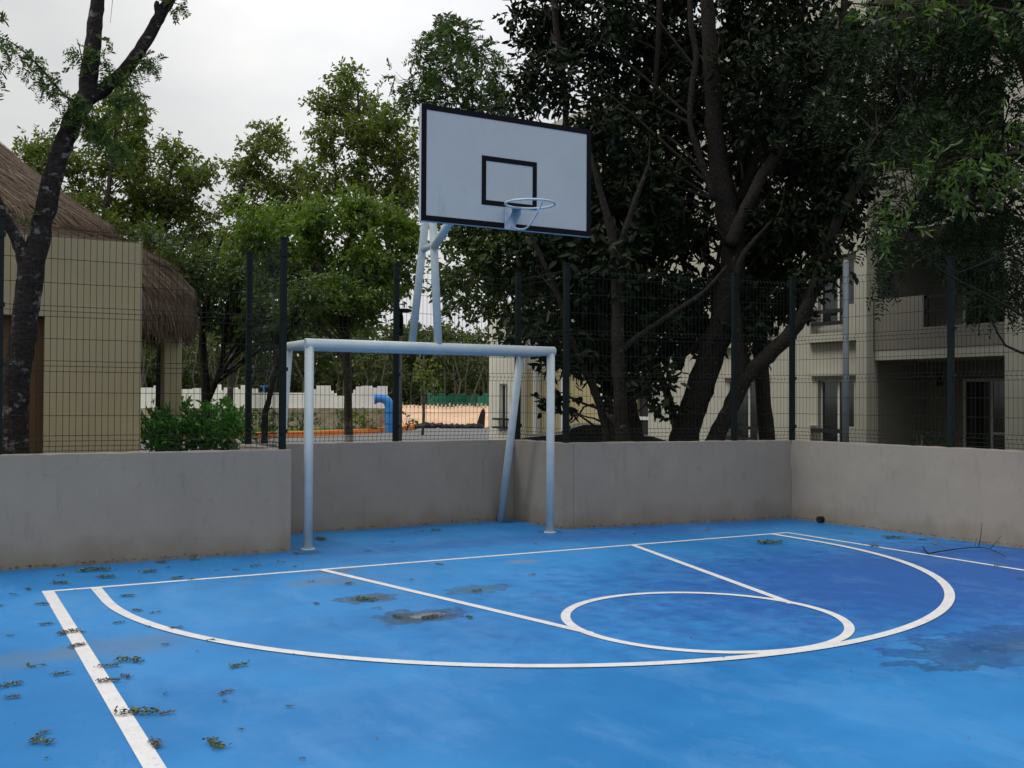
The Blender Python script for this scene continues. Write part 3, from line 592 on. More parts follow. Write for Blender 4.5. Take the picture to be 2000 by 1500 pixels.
paths = [px([(1225, 905, 40), (1215, 840, 34), (1210, 760, 32), (1207, 680, 30), (1206, 600, 26), (1203, 520, 24), (1195, 460, 20), (1180, 400, 16), (1160, 330, 10)], D2),
         px([(1203, 520, 20), (1215, 470, 16), (1235, 410, 14), (1260, 340, 8)], D2),
         px([(1208, 690, 18), (1240, 662, 14), (1290, 628, 13), (1340, 595, 12), (1380, 565, 9), (1420, 520, 6)], D2),
         px([(1190, 890, 26), (1180, 820, 20), (1160, 760, 18), (1140, 720, 16), (1115, 660, 15), (1095, 590, 13), (1065, 520, 12), (1040, 465, 9), (1010, 400, 5)], D2+.3),
         px([(1240, 905, 60), (1235, 850, 54), (1215, 760, 50), (1195, 690, 44), (1170, 620, 34), (1140, 540, 22), (1120, 450, 12)], D2+.9)]
bl = blobpx([(1110, 700, 50, 28), (1160, 720, 50, 28), (1070, 690, 26, 20), (1060, 640, 40, 35), (1230, 720, 45, 40), (1265, 690, 50, 55), (1290, 760, 22, 50), (1110, 590, 60, 50), (1190, 520, 60, 60), (1020, 620, 25, 22), (1040, 490, 50, 45), (1110, 500, 50, 45), (1250, 600, 60, 55), (1085, 780, 0.1, 0.1), (1150, 410, 60, 60), (1230, 420, 60, 60)], D2+.8, 1.0, .9)
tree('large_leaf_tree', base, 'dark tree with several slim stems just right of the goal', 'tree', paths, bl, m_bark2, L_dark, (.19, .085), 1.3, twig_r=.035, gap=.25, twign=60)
D3 = 16.5
base = PD(1370, 905, D3); base[2] = -.05
paths = [px([(1370, 905, 46), (1400, 850, 38), (1430, 790, 38), (1455, 740, 36), (1500, 695, 36), (1550, 645, 32), (1580, 590, 28), (1600, 530, 24), (1625, 460, 22), (1650, 400, 20), (1700, 330, 16), (1760, 250, 13), (1830, 180, 8)], D3),
         px([(1450, 745, 26), (1445, 690, 24), (1440, 620, 20), (1435, 560, 18), (1450, 500, 14), (1500, 440, 8)], D3),
         px([(1555, 640, 20), (1575, 612, 16), (1582, 612, 14)], D3), px([(1480, 715, 14), (1505, 705, 12), (1512, 704, 9)], D3)]
bl = blobpx([(1640, 400, 60, 60), (1600, 520, 45, 40), (1560, 440, 60, 50), (1700, 250, 60, 60), (1680, 360, 50, 50), (1450, 620, 35, 35), (1520, 560, 50, 45), (1480, 660, 24, 26), (1640, 300, 60, 60)], D3+.3, 1.0, .9)
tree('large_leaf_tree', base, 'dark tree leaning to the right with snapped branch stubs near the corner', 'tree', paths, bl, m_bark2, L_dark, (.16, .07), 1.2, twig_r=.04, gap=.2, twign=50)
D4 = 18.0
base = PD(1320, 900, D4); base[2] = -.05
tree('slender_tree', base, 'slender pale stem rising behind the thick leaning trunk', 'tree',
     [px([(1335, 905, 26), (1355, 830, 24), (1385, 740, 24), (1410, 660, 22), (1430, 590, 20), (1445, 500, 18), (1440, 400, 14)], D4), px([(1080, -60, 13), (1085, 40, 15), (1095, 120, 16), (1105, 200, 14), (1110, 300, 12), (1180, 500, 14), (1300, 760, 18), (1330, 900, 20)][::-1], D4),
      px([(1290, -60, 14), (1287, 60, 14), (1282, 150, 12), (1278, 240, 8), (1300, 400, 10), (1360, 600, 12), (1390, 730, 14)][::-1], D4)],
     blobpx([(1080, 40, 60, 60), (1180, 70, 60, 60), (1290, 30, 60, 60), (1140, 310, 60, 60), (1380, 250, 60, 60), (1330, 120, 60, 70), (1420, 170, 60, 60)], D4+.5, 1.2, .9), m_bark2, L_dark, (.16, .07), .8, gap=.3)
D6 = 20.5
base = PD(1500, 900, D6); base[2] = -.05
tree('large_leaf_tree', base, 'deep dark tree at the back filling the space behind the thick trunk', 'tree',
     [px([(1500, 905, 40), (1490, 760, 34), (1480, 600, 30), (1470, 450, 26), (1460, 300, 20), (1450, 150, 14), (1440, 0, 8)], D6), px([(1480, 600, 18), (1380, 500, 14), (1250, 420, 10), (1150, 380, 6)], D6), px([(1470, 450, 16), (1560, 340, 12), (1640, 240, 8)], D6)],
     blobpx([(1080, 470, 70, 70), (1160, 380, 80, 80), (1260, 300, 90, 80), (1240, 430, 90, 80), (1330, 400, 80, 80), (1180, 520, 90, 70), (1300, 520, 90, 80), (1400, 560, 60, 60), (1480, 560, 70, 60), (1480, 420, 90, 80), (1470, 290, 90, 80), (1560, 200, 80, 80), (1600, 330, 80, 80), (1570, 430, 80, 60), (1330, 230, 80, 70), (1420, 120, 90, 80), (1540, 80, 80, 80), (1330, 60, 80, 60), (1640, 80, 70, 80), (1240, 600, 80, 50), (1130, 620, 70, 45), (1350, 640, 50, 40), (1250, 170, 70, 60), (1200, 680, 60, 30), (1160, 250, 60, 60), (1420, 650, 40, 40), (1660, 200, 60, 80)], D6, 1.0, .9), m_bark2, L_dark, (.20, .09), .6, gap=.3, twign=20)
# feathery tree at the top right, hanging in front of the apartments
D5 = 13.0
base = PD(2150, 900, D5); base[2] = -.05
paths = [px([(2150, 960, 60), (2140, 800, 55), (2120, 600, 50), (2080, 420, 46), (2040, 250, 40), (1990, 80, 34), (1930, -80, 26), (1850, -250, 14)], D5),
         px([(2060, 340, 26), (1980, 260, 20), (1900, 220, 16), (1820, 210, 12), (1740, 240, 8), (1690, 300, 5)], D5),
         px([(2100, 520, 24), (2020, 450, 18), (1930, 410, 14), (1850, 420, 10), (1780, 450, 6)], D5),
         px([(2000, 110, 24), (1900, 60, 18), (1800, 20, 13), (1720, 10, 8)], D5)]
bl = blobpx([(1760, 60, 60, 50), (1850, 50, 65, 55), (1940, 60, 60, 60), (1800, 140, 65, 55), (1890, 150, 65, 55), (1940, 180, 30, 45), (1740, 180, 50, 50), (1810, 250, 65, 55), (1880, 260, 60, 50), (1720, 290, 45, 40), (1830, 350, 65, 45), (1930, 330, 60, 45), (1760, 410, 45, 45), (1880, 430, 65, 45), (1970, 420, 50, 60), (1740, 480, 40, 40), (1930, 520, 60, 50), (1990, 560, 40, 50), (1870, 500, 40, 30),
             (1700, 120, 50, 50), (1650, 200, 50, 50), (1960, 290, 50, 40), (1660, 60, 50, 50), (1725, 545, 12, 28), (1930, 590, 28, 20), (1930, -20, 50, 50), (2060, -60, 90, 80), (1940, -140, 90, 80), (1840, -230, 90, 70), (2120, 120, 80, 80), (2050, 250, 70, 70), (2150, 300, 70, 70)], D5, 1.3, .9)
tree('feathery_tree', base, 'feathery dark tree hanging over the right court wall before the apartments', 'tree', paths, bl, m_bark2, L_dark2, (.20, .022), 1.2, kind='pinnate', twig_r=.03, droop=.7, twign=80)
bl = blobpx([(1880, 310, 60, 40), (1940, 350, 50, 40), (1800, 320, 40, 30), (1900, 280, 50, 25), (1960, 260, 40, 35), (1990, 330, 30, 40), (1860, 380, 30, 25), (1730, 430, 25, 35), (1950, 40, 50, 25), (1750, 20, 60, 18), (1850, 20, 50, 20)], 11.6, .4, .8)
base = PD(2230, 900, 11.6); base[2] = -.05
tree('broadleaf_tree', base, 'bright green leafy boughs reaching in at the upper right edge', 'tree', [px([(2230, 960, 40), (2200, 700, 36), (2150, 450, 30), (2080, 330, 22), (2000, 300, 14), (1920, 310, 8)], 11.6), px([(2180, 560, 20), (2120, 250, 18), (2060, 60, 14), (1960, 20, 9), (1840, 10, 5)], 11.6)], bl, m_bark2,
     leafmat('leaf_bright', (.02, .05, .010), (.06, .12, .02), .35), (.12, .035), .35, twig_r=.02, gap=.3)

# --- trees behind the goal, centre and left
def fartree(px0, pybase, d, label, path, blobs, lm, leaf=(.15, .075), dens=.75, kind='broad', gap=.55, dj=1.2, name='broadleaf_tree', group='trees beyond the goal', bark=None, tr=.022):
    base = PD(px0, pybase, d); base[2] = -.05
    full = [px([(px0, pybase+10, path[0][0][2]*1.2)]+path[0], d)]+[px(q, d) for q in path[1:]]
    full[0][0] = (base, full[0][0][1])
    return tree(name, base, label, 'tree', full, blobpx(blobs, d, dj, .9), bark or m_bark3, lm, leaf, dens, kind=kind, group=group, gap=gap, twig_r=tr, twign=80)
fartree(679, 880, 24, 'tree with whitewashed trunk foot standing behind the goal mouth', [[(679, 830, 16), (678, 740, 16), (676, 660, 17), (672, 590, 18), (668, 520, 16), (690, 450, 12)], [(674, 640, 12), (640, 560, 10), (610, 490, 7)], [(673, 620, 12), (720, 560, 9), (760, 500, 6)]],
        [(600, 430, 60, 45), (680, 420, 60, 45), (760, 430, 55, 45), (560, 500, 55, 45), (640, 500, 60, 45), (720, 500, 60, 45), (790, 490, 45, 40), (590, 570, 50, 40), (660, 570, 60, 40), (740, 560, 50, 35), (620, 620, 40, 25), (680, 620, 40, 25), (570, 620, 45, 30), (640, 590, 60, 40), (710, 590, 50, 35), (600, 520, 60, 50), (730, 530, 60, 40), (480, 450, 60, 45), (450, 520, 55, 45), (520, 540, 50, 45), (540, 430, 50, 40), (790, 550, 30, 25)], L_fresh, (.13, .065), 1.2, gap=.3)
mb = MB(); tb = PD(679, 880, 24); mb.tube([(tb[0], tb[1], -.03), (tb[0], tb[1], .75)], .125, 14, rough=.05)
mb.build('whitewash_band', M('whitewash', (.5, .5, .5), .8, noise=8), bpy.data.objects['broadleaf_tree.001'])
fartree(684, 870, 34, 'tallest rounded tree against the sky left of the backboard', [[(682, 780, 13), (682, 640, 12), (688, 520, 12), (690, 420, 13), (700, 350, 11), (715, 290, 8), (700, 200, 5)], [(692, 440, 9), (665, 370, 7), (655, 330, 5)], [(694, 420, 9), (740, 360, 7), (780, 320, 5)]],
        [(680, 160, 35, 30), (650, 200, 45, 30), (710, 210, 55, 35), (640, 250, 30, 25), (760, 230, 40, 40), (680, 260, 55, 35), (740, 280, 50, 40), (790, 290, 35, 60), (640, 310, 40, 35), (700, 340, 55, 45), (770, 370, 45, 50), (640, 370, 50, 40), (720, 420, 50, 35), (780, 450, 45, 30), (690, 130, 12, 14), (665, 145, 14, 14), (800, 370, 25, 50), (615, 190, 8, 8), (610, 420, 40, 30)], L_far, (.15, .07), .95, gap=.4)
fartree(450, 870, 36, 'tree with a round tuft of leaves on top, between hut and goal', [[(450, 780, 14), (452, 650, 14), (450, 520, 12), (465, 440, 10), (470, 380, 9), (490, 320, 7), (505, 280, 5)], [(455, 500, 8), (520, 430, 6), (560, 380, 4)]],
        [(520, 265, 38, 24), (510, 295, 36, 26), (545, 290, 22, 22), (500, 340, 45, 30), (540, 370, 50, 35), (460, 330, 24, 28), (580, 350, 35, 35), (470, 390, 35, 35), (520, 430, 55, 35), (590, 420, 45, 40), (450, 470, 40, 35), (510, 490, 50, 35)], L_far, (.15, .07), .95, gap=.4)
fartree(320, 870, 34, 'bushy tree rising above the thatched roof', [[(320, 780, 16), (322, 660, 16), (325, 540, 14), (310, 450, 11), (325, 380, 9), (335, 330, 6)], [(320, 500, 9), (250, 420, 7), (190, 360, 5)]],
        [(335, 300, 45, 28), (340, 340, 60, 35), (380, 350, 35, 30), (300, 390, 60, 40), (370, 400, 50, 35), (340, 450, 70, 40), (400, 450, 40, 40), (300, 500, 60, 40), (380, 510, 60, 40), (260, 440, 45, 35), (410, 330, 18, 20)], L_far, (.15, .07), .95, gap=.4)
fartree(180, 870, 32, 'dense dark green tree behind the forked trunk above the thatch', [[(180, 780, 18), (182, 660, 18), (190, 540, 16), (200, 440, 13), (215, 350, 10), (225, 260, 6)], [(195, 470, 10), (110, 380, 7), (70, 320, 5)]],
        [(230, 200, 40, 35), (260, 230, 35, 35), (210, 240, 50, 35), (90, 290, 50, 28), (60, 300, 30, 25), (130, 320, 55, 35), (230, 290, 60, 40), (270, 280, 25, 40), (180, 360, 60, 40), (240, 370, 60, 45), (80, 340, 40, 30), (220, 440, 60, 40), (150, 420, 60, 35), (275, 330, 30, 40)], L_far, (.15, .07), .95, gap=.4)
fartree(1225, 870, 22, 'feathery tree reaching up left of the dark crown behind the backboard', [[(1215, 780, 20), (1190, 600, 20), (1100, 420, 16), (1000, 300, 12), (920, 220, 9), (885, 140, 5)], [(985, 290, 8), (860, 230, 5), (800, 190, 3)], [(1000, 300, 8), (980, 200, 4)]],
        [(880, 70, 40, 30), (850, 100, 40, 30), (920, 100, 45, 30), (830, 150, 40, 25), (890, 150, 50, 35), (950, 150, 40, 30), (800, 180, 25, 20), (860, 200, 50, 25), (930, 200, 50, 35), (980, 190, 35, 40), (960, 260, 50, 40), (890, 60, 50, 18), (770, 145, 10, 12), (1020, 290, 50, 40), (900, 260, 50, 30)], L_feath, (.30, .034), 1.3, kind='pinnate', name='feathery_tree')
fartree(1195, 870, 20, 'dark leafy tree filling the space below the backboard', [[(1190, 800, 20), (1170, 700, 18), (1120, 600, 16), (1050, 520, 12), (970, 460, 8)], [(1120, 600, 8), (1000, 570, 5)], [(1050, 520, 8), (930, 530, 5)]],
        [(900, 460, 50, 40), (960, 480, 60, 45), (1020, 460, 50, 40), (880, 530, 35, 40), (930, 550, 45, 45), (990, 550, 50, 45), (1040, 560, 45, 45), (900, 585, 30, 25), (960, 600, 35, 18), (1060, 620, 40, 30), (1040, 400, 60, 50), (900, 400, 60, 50), (1000, 640, 25, 25), (980, 350, 70, 50)], L_far2, (.12, .06), 1.2, gap=.2)
fartree(405, 880, 21, 'tree with twin dark stems beside the thatched hut', [[(402, 780, 20), (398, 700, 18), (395, 640, 16), (410, 560, 12)], [(402, 790, 16), (430, 720, 12), (440, 640, 10), (450, 560, 6)]],
        [(420, 600, 50, 40), (470, 600, 55, 40), (440, 540, 55, 45), (530, 610, 50, 35), (560, 650, 40, 25), (500, 560, 50, 40), (470, 650, 40, 22), (370, 560, 40, 40)], L_far2, (.12, .06), 1.2, gap=.2, bark=m_bark2)
fartree(309, 880, 20, 'slim dark trunk beside the cream pillar of the hut', [[(309, 790, 13), (311, 720, 12), (315, 650, 11), (330, 560, 9), (350, 500, 6)]], [(330, 500, 45, 35), (370, 520, 45, 35), (350, 560, 30, 25), (300, 470, 40, 30)], L_far2, (.12, .06), 1.0, bark=m_bark2)
fartree(520, 880, 19, 'leaning thin tree seen through the edge-on fence', [[(516, 830, 14), (530, 760, 12), (545, 700, 10), (560, 650, 9), (590, 590, 6)]], [(560, 600, 45, 35), (600, 560, 45, 35), (540, 640, 35, 25)], L_far2, (.12, .06), 1.0, bark=m_bark2)
# young staked trees on the sand
for k, (x_, lab) in enumerate([(823, 'young thin tree before the sand at the kerb end'), (873, 'small leafy sapling at the foot of the sand bank')]):
    pass
fartree(825, 850, 46, 'young thin tree in front of the sand bank seen through the goal', [[(828, 800, 6), (822, 740, 5), (820, 700, 4)]], [(820, 735, 22, 14), (845, 745, 18, 12), (830, 715, 14, 10)], L_far, (.2, .1), .4, name='young_tree')

# ------------------------------------------------------------------ far wood
VV = []
fw = np.array([_fw[0], _fw[1], 0]); fw /= np.linalg.norm(fw)
for i in range(520):
    pxx = rng.uniform(-600, 1250); d = rng.uniform(84, 104); top = (660 if pxx > 740 else 612 if pxx > 380 else 640)+18*math.sin(pxx*.021)+10*math.sin(pxx*.05+1)+rng.uniform(-8, 25)
    c_ = PD(pxx, rng.uniform(top, 800), d); VV.append(sprigs(c_, np.array([2.0, 2.0, 1.3]), 46, 8, .38, .2, twig=.8, droop=.1))
for (pxx, top) in [(870, 640), (850, 652), (890, 650), (950, 650), (930, 655), (805, 650), (780, 660), (690, 660), (985, 640)]:
    c_ = PD(pxx, top+10, 90); VV.append(sprigs(c_, np.array([1.2, 1.2, .8]), 40, 8, .32, .17, twig=.6, droop=.1))
wood = fastmesh('woodland', np.vstack(VV), 6, leafmat('leaf_wood', (.035, .055, .014), (.085, .115, .03), .3))
tag(wood, kind='stuff'); wood['label'] = 'far mixed woodland closing the view beyond the road'; wood['category'] = 'woodland'
mb = MB()
for i in range(260):
    p = PD(rng.uniform(-500, 1150), 780, rng.uniform(78, 95)); h = rng.uniform(4, 7)
    mb.tube([(p[0], p[1], 0), (p[0]+rng.normal()*.3, p[1], h*.5), (p[0]+rng.normal()*.7, p[1], h)], [.09, .07, .03], 5, caps=False)
ws = mb.build('woodland_trunks', M('pale_stems', (.085, .078, .06), .9)); tag(ws, 'thin pale stems of the far woodland', 'trunks', kind='stuff')
mb = MB(); ang = [PD(p_, 780, 106) for p_ in range(-700, 1400, 60)]
V = []
for p in ang: V += [(p[0], p[1], -.1), (p[0], p[1], 5.6+rng.uniform(-.6, .6))]
mb.add(V, [(2*i, 2*i+2, 2*i+3, 2*i+1) for i in range(len(ang)-1)])
V2 = [(v[0]+fw[0]*6, v[1]+fw[1]*6, v[2]) for v in V]; mb.add(V2, [(2*i+1, 2*i+3, 2*i+2, 2*i) for i in range(len(ang)-1)])
n_ = len(V); mb.add(V+V2, [(2*i+1, 2*i+3, n_+2*i+3, n_+2*i+1) for i in range(len(ang)-1)])
tag(mb.build('hillside', M('undergrowth', (.03, .04, .015), .95, .1, noise=.8, col2=(.012, .018, .007), bump=(1.5, 1, .6))), kind='structure')

# ------------------------------------------------------------------ road, kerb, verge, sand
def flat(name, pts, z, mat, kind='structure'):
    b = MB(); n = len(pts); ar = sum(pts[i][0]*pts[(i+1) % n][1]-pts[(i+1) % n][0]*pts[i][1] for i in range(n))
    P = [(p[0], p[1], z) for p in pts]; P = P if ar > 0 else P[::-1]
    b.add(P, [tuple(range(n))]); return tag(b.build(name, mat), kind=kind)
def gp(px_, py_, d=None): p = PZ(px_, py_, 0); return p
road = [gp(150, 900), gp(1240, 900), gp(1180, 842), gp(955, 836.5), gp(817, 836), gp(812, 839), gp(790, 841), gp(700, 846), gp(600, 851), gp(460, 855), gp(250, 858)]
flat('road', road, -.012, M('asphalt', (.17, .17, .175), .9, .2, noise=2, col2=(.14, .14, .145)))
kp = [(120, 862.5), (250, 859), (460, 856.5), (600, 852), (700, 847.5), (760, 843), (790, 840), (806, 837), (814, 835), (812, 832.5), (806, 831)]
K = np.array([gp(*q) for q in kp]); K[:, 2] = 0; mb = MB()
T = unit(np.gradient(K, axis=0)); Nn = np.stack([-T[:, 1], T[:, 0], 0*T[:, 0]], 1)*.35; n = len(K)
V = np.vstack([K+[0, 0, -.03], K+[0, 0, .20], K+Nn+[0, 0, .20], K+Nn+[0, 0, -.03]]); mb.add(V, [(k*n+i, k*n+i+1, ((k+1) % 4)*n+i+1, ((k+1) % 4)*n+i) for k in range(4) for i in range(n-1)])
tag(mb.build('orange_kerb', M('kerb_paint', (.80, .17, .03), .6, noise=1.5, col2=(.72, .26, .06))), kind='structure')
vg = [K[i]+Nn[i] for i in range(n)]+[PD(800, 800, 62), PD(740, 790, 66), PD(500, 790, 62), PD(200, 790, 56), PD(60, 790, 48)]
flat('verge', vg, .10, M('mown_grass', (.11, .19, .02), .95, .1, noise=3, col2=(.07, .13, .02)))
# sand bank rising away from the road
mb = MB(); nx, ny = 24, 10; V = []
for j in range(ny):
    for i in range(nx):
        d = 57+j*2.2; p = PD(740+i*16, 780, d); V.append((p[0], p[1], .0+1.05*(j/(ny-1))**.8+rng.normal()*.06-.02*(j == 0)))
mb.add(V, [(j*nx+i, j*nx+i+1, (j+1)*nx+i+1, (j+1)*nx+i) for j in range(ny-1) for i in range(nx-1)])
tag(mb.build('sand_bank', M('sand', (.62, .44, .30), .95, .1, noise=.35, col2=(.50, .32, .21)), smooth=True), kind='structure')
# black sheeting along the foot of the bank
mb = MB(); P_ = [PD(x_, 780, 56.4) for x_ in np.linspace(792, 946, 30)]
for s_ in range(2): pass
mb.tube([(p[0], p[1], .10+.05*rng.normal()) for p in P_], [.10+.10*rng.random() for _ in P_], 7, rough=.5)
q = PD(940, 780, 56.5); mb.slab([PD(930, 832, 56.5), PD(946, 832, 56.5), PD(948, 806, 56.5), PD(944, 796, 56.5), PD(938, 806, 56.5)], fw*.2)
tag(mb.build('plastic_sheet', M('black_plastic', (.02, .016, .014), .6)), 'crumpled black sheeting along the foot of the sand bank', 'sheeting')
mb = MB()
P_ = [PD(x_, 780, 78+1.0*math.sin(x_*.05)) for x_ in np.linspace(835, 1010, 40)]
V = []
for i, p in enumerate(P_): V += [(p[0], p[1], .9), (p[0], p[1], 1.95+.12*math.sin(i*1.3))]
nn = len(V); mb.add(V+[(v[0]+fw[0]*.03, v[1]+fw[1]*.03, v[2]) for v in V], [(2*i, 2*i+2, 2*i+3, 2*i+1) for i in range(39)]+[(nn+2*i+1, nn+2*i+3, nn+2*i+2, nn+2*i) for i in range(39)]+[(2*i+1, 2*i+3, nn+2*i+3, nn+2*i+1) for i in range(39)])
tag(mb.build('green_screen', M('green_netting', (.02, .17, .11), .8, noise=1.2, col2=(.015, .08, .05))), 'green shade netting fence at the top of the sand bank', 'netting')
st = MB()
for i, x_ in enumerate(np.linspace(786, 948, 22)):
    p = PD(x_, 797, 74+rng.uniform(-.5, .5)); b = MB(); b.box((p[0]-.05, p[1]-.05, .7), (p[0]+.05, p[1]+.05, 1.15+.15*rng.random()))
    b.prism([(p[0]-.05, p[1]-.05), (p[0]+.05, p[1]-.05), (p[0]+.0, p[1]+.05)], 1.3, 1.32)
    o = b.build('wooden_stake', m_line if i == 0 else m_line); o.data.materials[0] = bpy.data.materials.get('stake_wood') or M('stake_wood', (.5, .42, .32), .9)
    tag(o, 'short pale stake in the row on top of the sand bank', 'stake', 'pale stakes along the sand bank')

# ------------------------------------------------------------------ white stepped wall on stone base with blue pipe
dW = 50.0
sw = empty('stepped_wall', (*PD(600, 780, dW)[:2], 0), 'white wall with stepped battlements on a weathered stone base beyond the kerb', 'wall')
top_ = [(240, 757), (300, 757), (300, 753), (340, 753), (340, 760), (376, 760), (376, 758), (413, 758), (413, 751), (428, 751), (428, 762), (437, 762), (437, 757), (461, 757), (461, 760), (470, 760), (470, 752), (486, 752), (486, 759), (500, 759), (500, 767),
        (612, 767), (612, 760), (618, 760), (618, 753), (643, 753), (643, 763), (649, 763), (649, 768), (655, 768), (655, 773), (684, 773), (684, 768), (690, 768), (690, 761), (695, 761), (695, 755), (706, 755), (706, 753.5), (725, 753.5), (725, 757), (737, 757), (737, 754), (755, 754)]
poly = [PD(a, b_, dW) for a, b_ in top_]+[PD(755, 797, dW), PD(240, 797, dW)]
mb = MB(); mb.slab(poly, fw*.4); mb.build('wall', M('white_render', (.88, .84, .83), .8, noise=1.2, col2=(.80, .75, .74)), sw)
mb = MB(); mb.slab([PD(236, 797.5, dW-.1), PD(752, 797.5, dW-.1), PD(752, 850, dW-.1), PD(236, 850, dW-.1)], fw*.5)
mb.build('stone_base', M('weathered_stone', (.44, .38, .29), .95, noise=1.6, col2=(.22, .18, .13), bump=(3, .8, .1)), sw)
m_blue = M('blue_pipe', (.04, .24, .62), .4, .4, noise=3, col2=(.03, .20, .55))
mb = MB(); P_, r_ = smooth_path([PD(733, 779, 49), PD(745, 778, 49), PD(756, 783, 49), PD(761, 796, 49), PD(761.5, 815, 49), PD(762, 850, 49)], [.21, .21, .22, .22, .22, .22], 6)
mb.tube(P_, r_, 18)
for q in ((733, 779), (735, 779)): pass
pp = empty('blue_pipe', (*PD(762, 850, 49)[:2], 0), 'thick bright blue pipe bending down at the end of the stepped wall', 'pipe')
mb.build('pipe', m_blue, pp, smooth=True)
mb = MB()
for yy in (800, 822): a = PD(761.6, yy, 49); mb.tube([a, a-[0, 0, .12]], .26, 18)
a, b_ = PD(732, 779, 49), PD(735, 779, 49); mb.tube([a, b_], .26, 18); mb.build('pipe_collar', m_blue, pp, smooth=False)
bp_ = empty('blue_valve', (*PD(515, 800, 51.5)[:2], 0), 'small blue valve above the white wall seen through the edge-on fence', 'valve')
mb = MB(); a = PD(515, 772, 51.5); mb.tube([(a[0], a[1], 0), (a[0], a[1], a[2])], .12, 12); mb.tube([(a[0], a[1], a[2]), (a[0], a[1], a[2]+.12)], .28, 14); mb.tube([(a[0], a[1], a[2]+.12), (a[0], a[1], a[2]+.45)], .05, 8); mb.build('valve_body', m_blue, bp_)
mb = MB(); c_ = a+[0, 0, .45]; mb.tube([c_+np.array([.18*math.cos(t), .18*math.sin(t), 0]) for t in np.linspace(0, 6.283, 17)], .03, 6); mb.build('hand_wheel', m_blue, bp_)
def shrub(cpx, cpy, d, rx, ry, label, lm, leaf=(.1, .04), dens=1., name='shrub', group=None, cat='shrub'):
    e = empty(name, (*PD(cpx, cpy, d)[:2], 0), label, cat, group); bl = blobpx([(cpx, cpy, rx, ry, d)], d)
    mb = MB(); b0 = np.array([bl[0][0][0], bl[0][0][1], 0]); 
    for k in range(7): tt = bl[0][0]+rng.normal(size=3)*np.array(bl[0][1])*.5; mb.tube([b0, (b0+tt)/2+rng.normal(size=3)*.05, tt], [.02, .015, .006], 5)
    mb.build('stems', m_bark3, e); c_, r_ = bl[0]; r_ = np.array(r_); n = int(dens*math.pi*r_[0]*r_[2]*2/(leaf[0]*leaf[1]*.55)/8)
    fastmesh('foliage', sprigs(c_, r_, n, 8, leaf[0], leaf[1], twig=leaf[0]*1.8, droop=-.3), 6, lm, e); return e
shrub(712, 820, 48, 36, 16, 'rounded shrub against the stone base beside the blue pipe', L_far, (.2, .1), .9, group='shrubs along the stone base')
shrub(665, 826, 48, 18, 14, 'small dark shrub against the stone base left of the whitewashed trunk', L_far2, (.2, .1), .9, group='shrubs along the stone base')
shrub(590, 822, 48, 24, 18, 'dark shrub against the stone base behind the left goal post', L_far2, (.2, .1), .9, group='shrubs along the stone base')
shrub(530, 822, 47, 40, 20, 'wide dark shrub against the stone base behind the edge-on fence', L_far2, (.2, .1), .9, group='shrubs along the stone base')
shrub(472, 822, 47, 24, 20, 'brownish shrub against the stone base right of the glossy hedge', L_far2, (.2, .1), .9, group='shrubs along the stone base')
shrub(795, 818, 52, 12, 14, 'small bush on the verge end next to the sand', L_far, (.2, .1), .7, group='shrubs along the stone base')
# glossy shrub hedge by the hut
L_hedge = leafmat('leaf_hedge', (.03, .12, .02), (.08, .25, .04), .3, .28, .6)
for (cx_, cy_, rx, ry, lab) in [(310, 838, 42, 30, 'glossy green shrub beside the cream hut wall'), (360, 835, 42, 36, 'taller glossy green shrub in the middle of the hedge'), (418, 835, 42, 42, 'glossy green shrub with upright shoots in the hedge'), (450, 835, 26, 36, 'glossy green shrub at the right end of the hedge')]:
    e = shrub(cx_, cy_+8, 17+rng.uniform(-.4, .4), rx, ry+10, lab, L_hedge, (.12, .048), 3.2, 'glossy_shrub', 'glossy shrubs beside the hut')
shrub(460, 868, 14.5, 12, 10, 'tiny bright green plant behind the recess wall end', L_fresh, (.06, .03), .8, 'small_plant', cat='plant')

# ------------------------------------------------------------------ street lamp + poles
lp = empty('street_lamp', (*PD(781, 860, 25)[:2], 0), 'grey street lamp with flat round head just right of the middle fence post', 'street lamp')
b0 = PD(781, 860, 25); mb = MB(); zt = PD(781, 655, 25)[2]; mb.tube([(b0[0], b0[1], 0), (b0[0], b0[1], zt)], [.055, .045], 12); mb.build('pole', m_grey, lp, smooth=True)
P_, r_ = smooth_path([(b0[0], b0[1], zt), PD(784, 630, 25), PD(783, 615, 25), PD(777, 600, 25), PD(772, 590, 25)], [.05, .05, .05, .045, .04], 5); mb = MB(); mb.tube(P_, r_, 10); mb.build('curved_neck', m_black, lp, smooth=True)
mb = MB(); cl = PD(789, 606, 25); mb.tube([cl-[0, 0, .05], cl-[0, 0, .02], cl+[0, 0, .03]], [.12, .24, .16], 20); mb.build('lamp_head', m_black, lp)
e = empty('grey_pole', (*PD(1652, 860, 16.0)[:2], 0), 'plain blue grey metal pole outside the fence before the apartment windows', 'pole')
b0 = PD(1652, 860, 16.0); zt = PD(1652, 512, 16.0)[2]; mb = MB(); mb.tube([(b0[0], b0[1], 0), (b0[0], b0[1], zt)], [.052, .046], 14); mb.build('shaft', M('galvanised', (.11, .14, .16), .5, .5), e, smooth=True)
mb = MB(); mb.tube([(b0[0], b0[1], zt), (b0[0], b0[1], zt+.04)], [.05, .03], 14); mb.tube([(b0[0], b0[1], 0), (b0[0], b0[1], .03)], .11, 14); mb.build('pole_cap', m_grey, e)

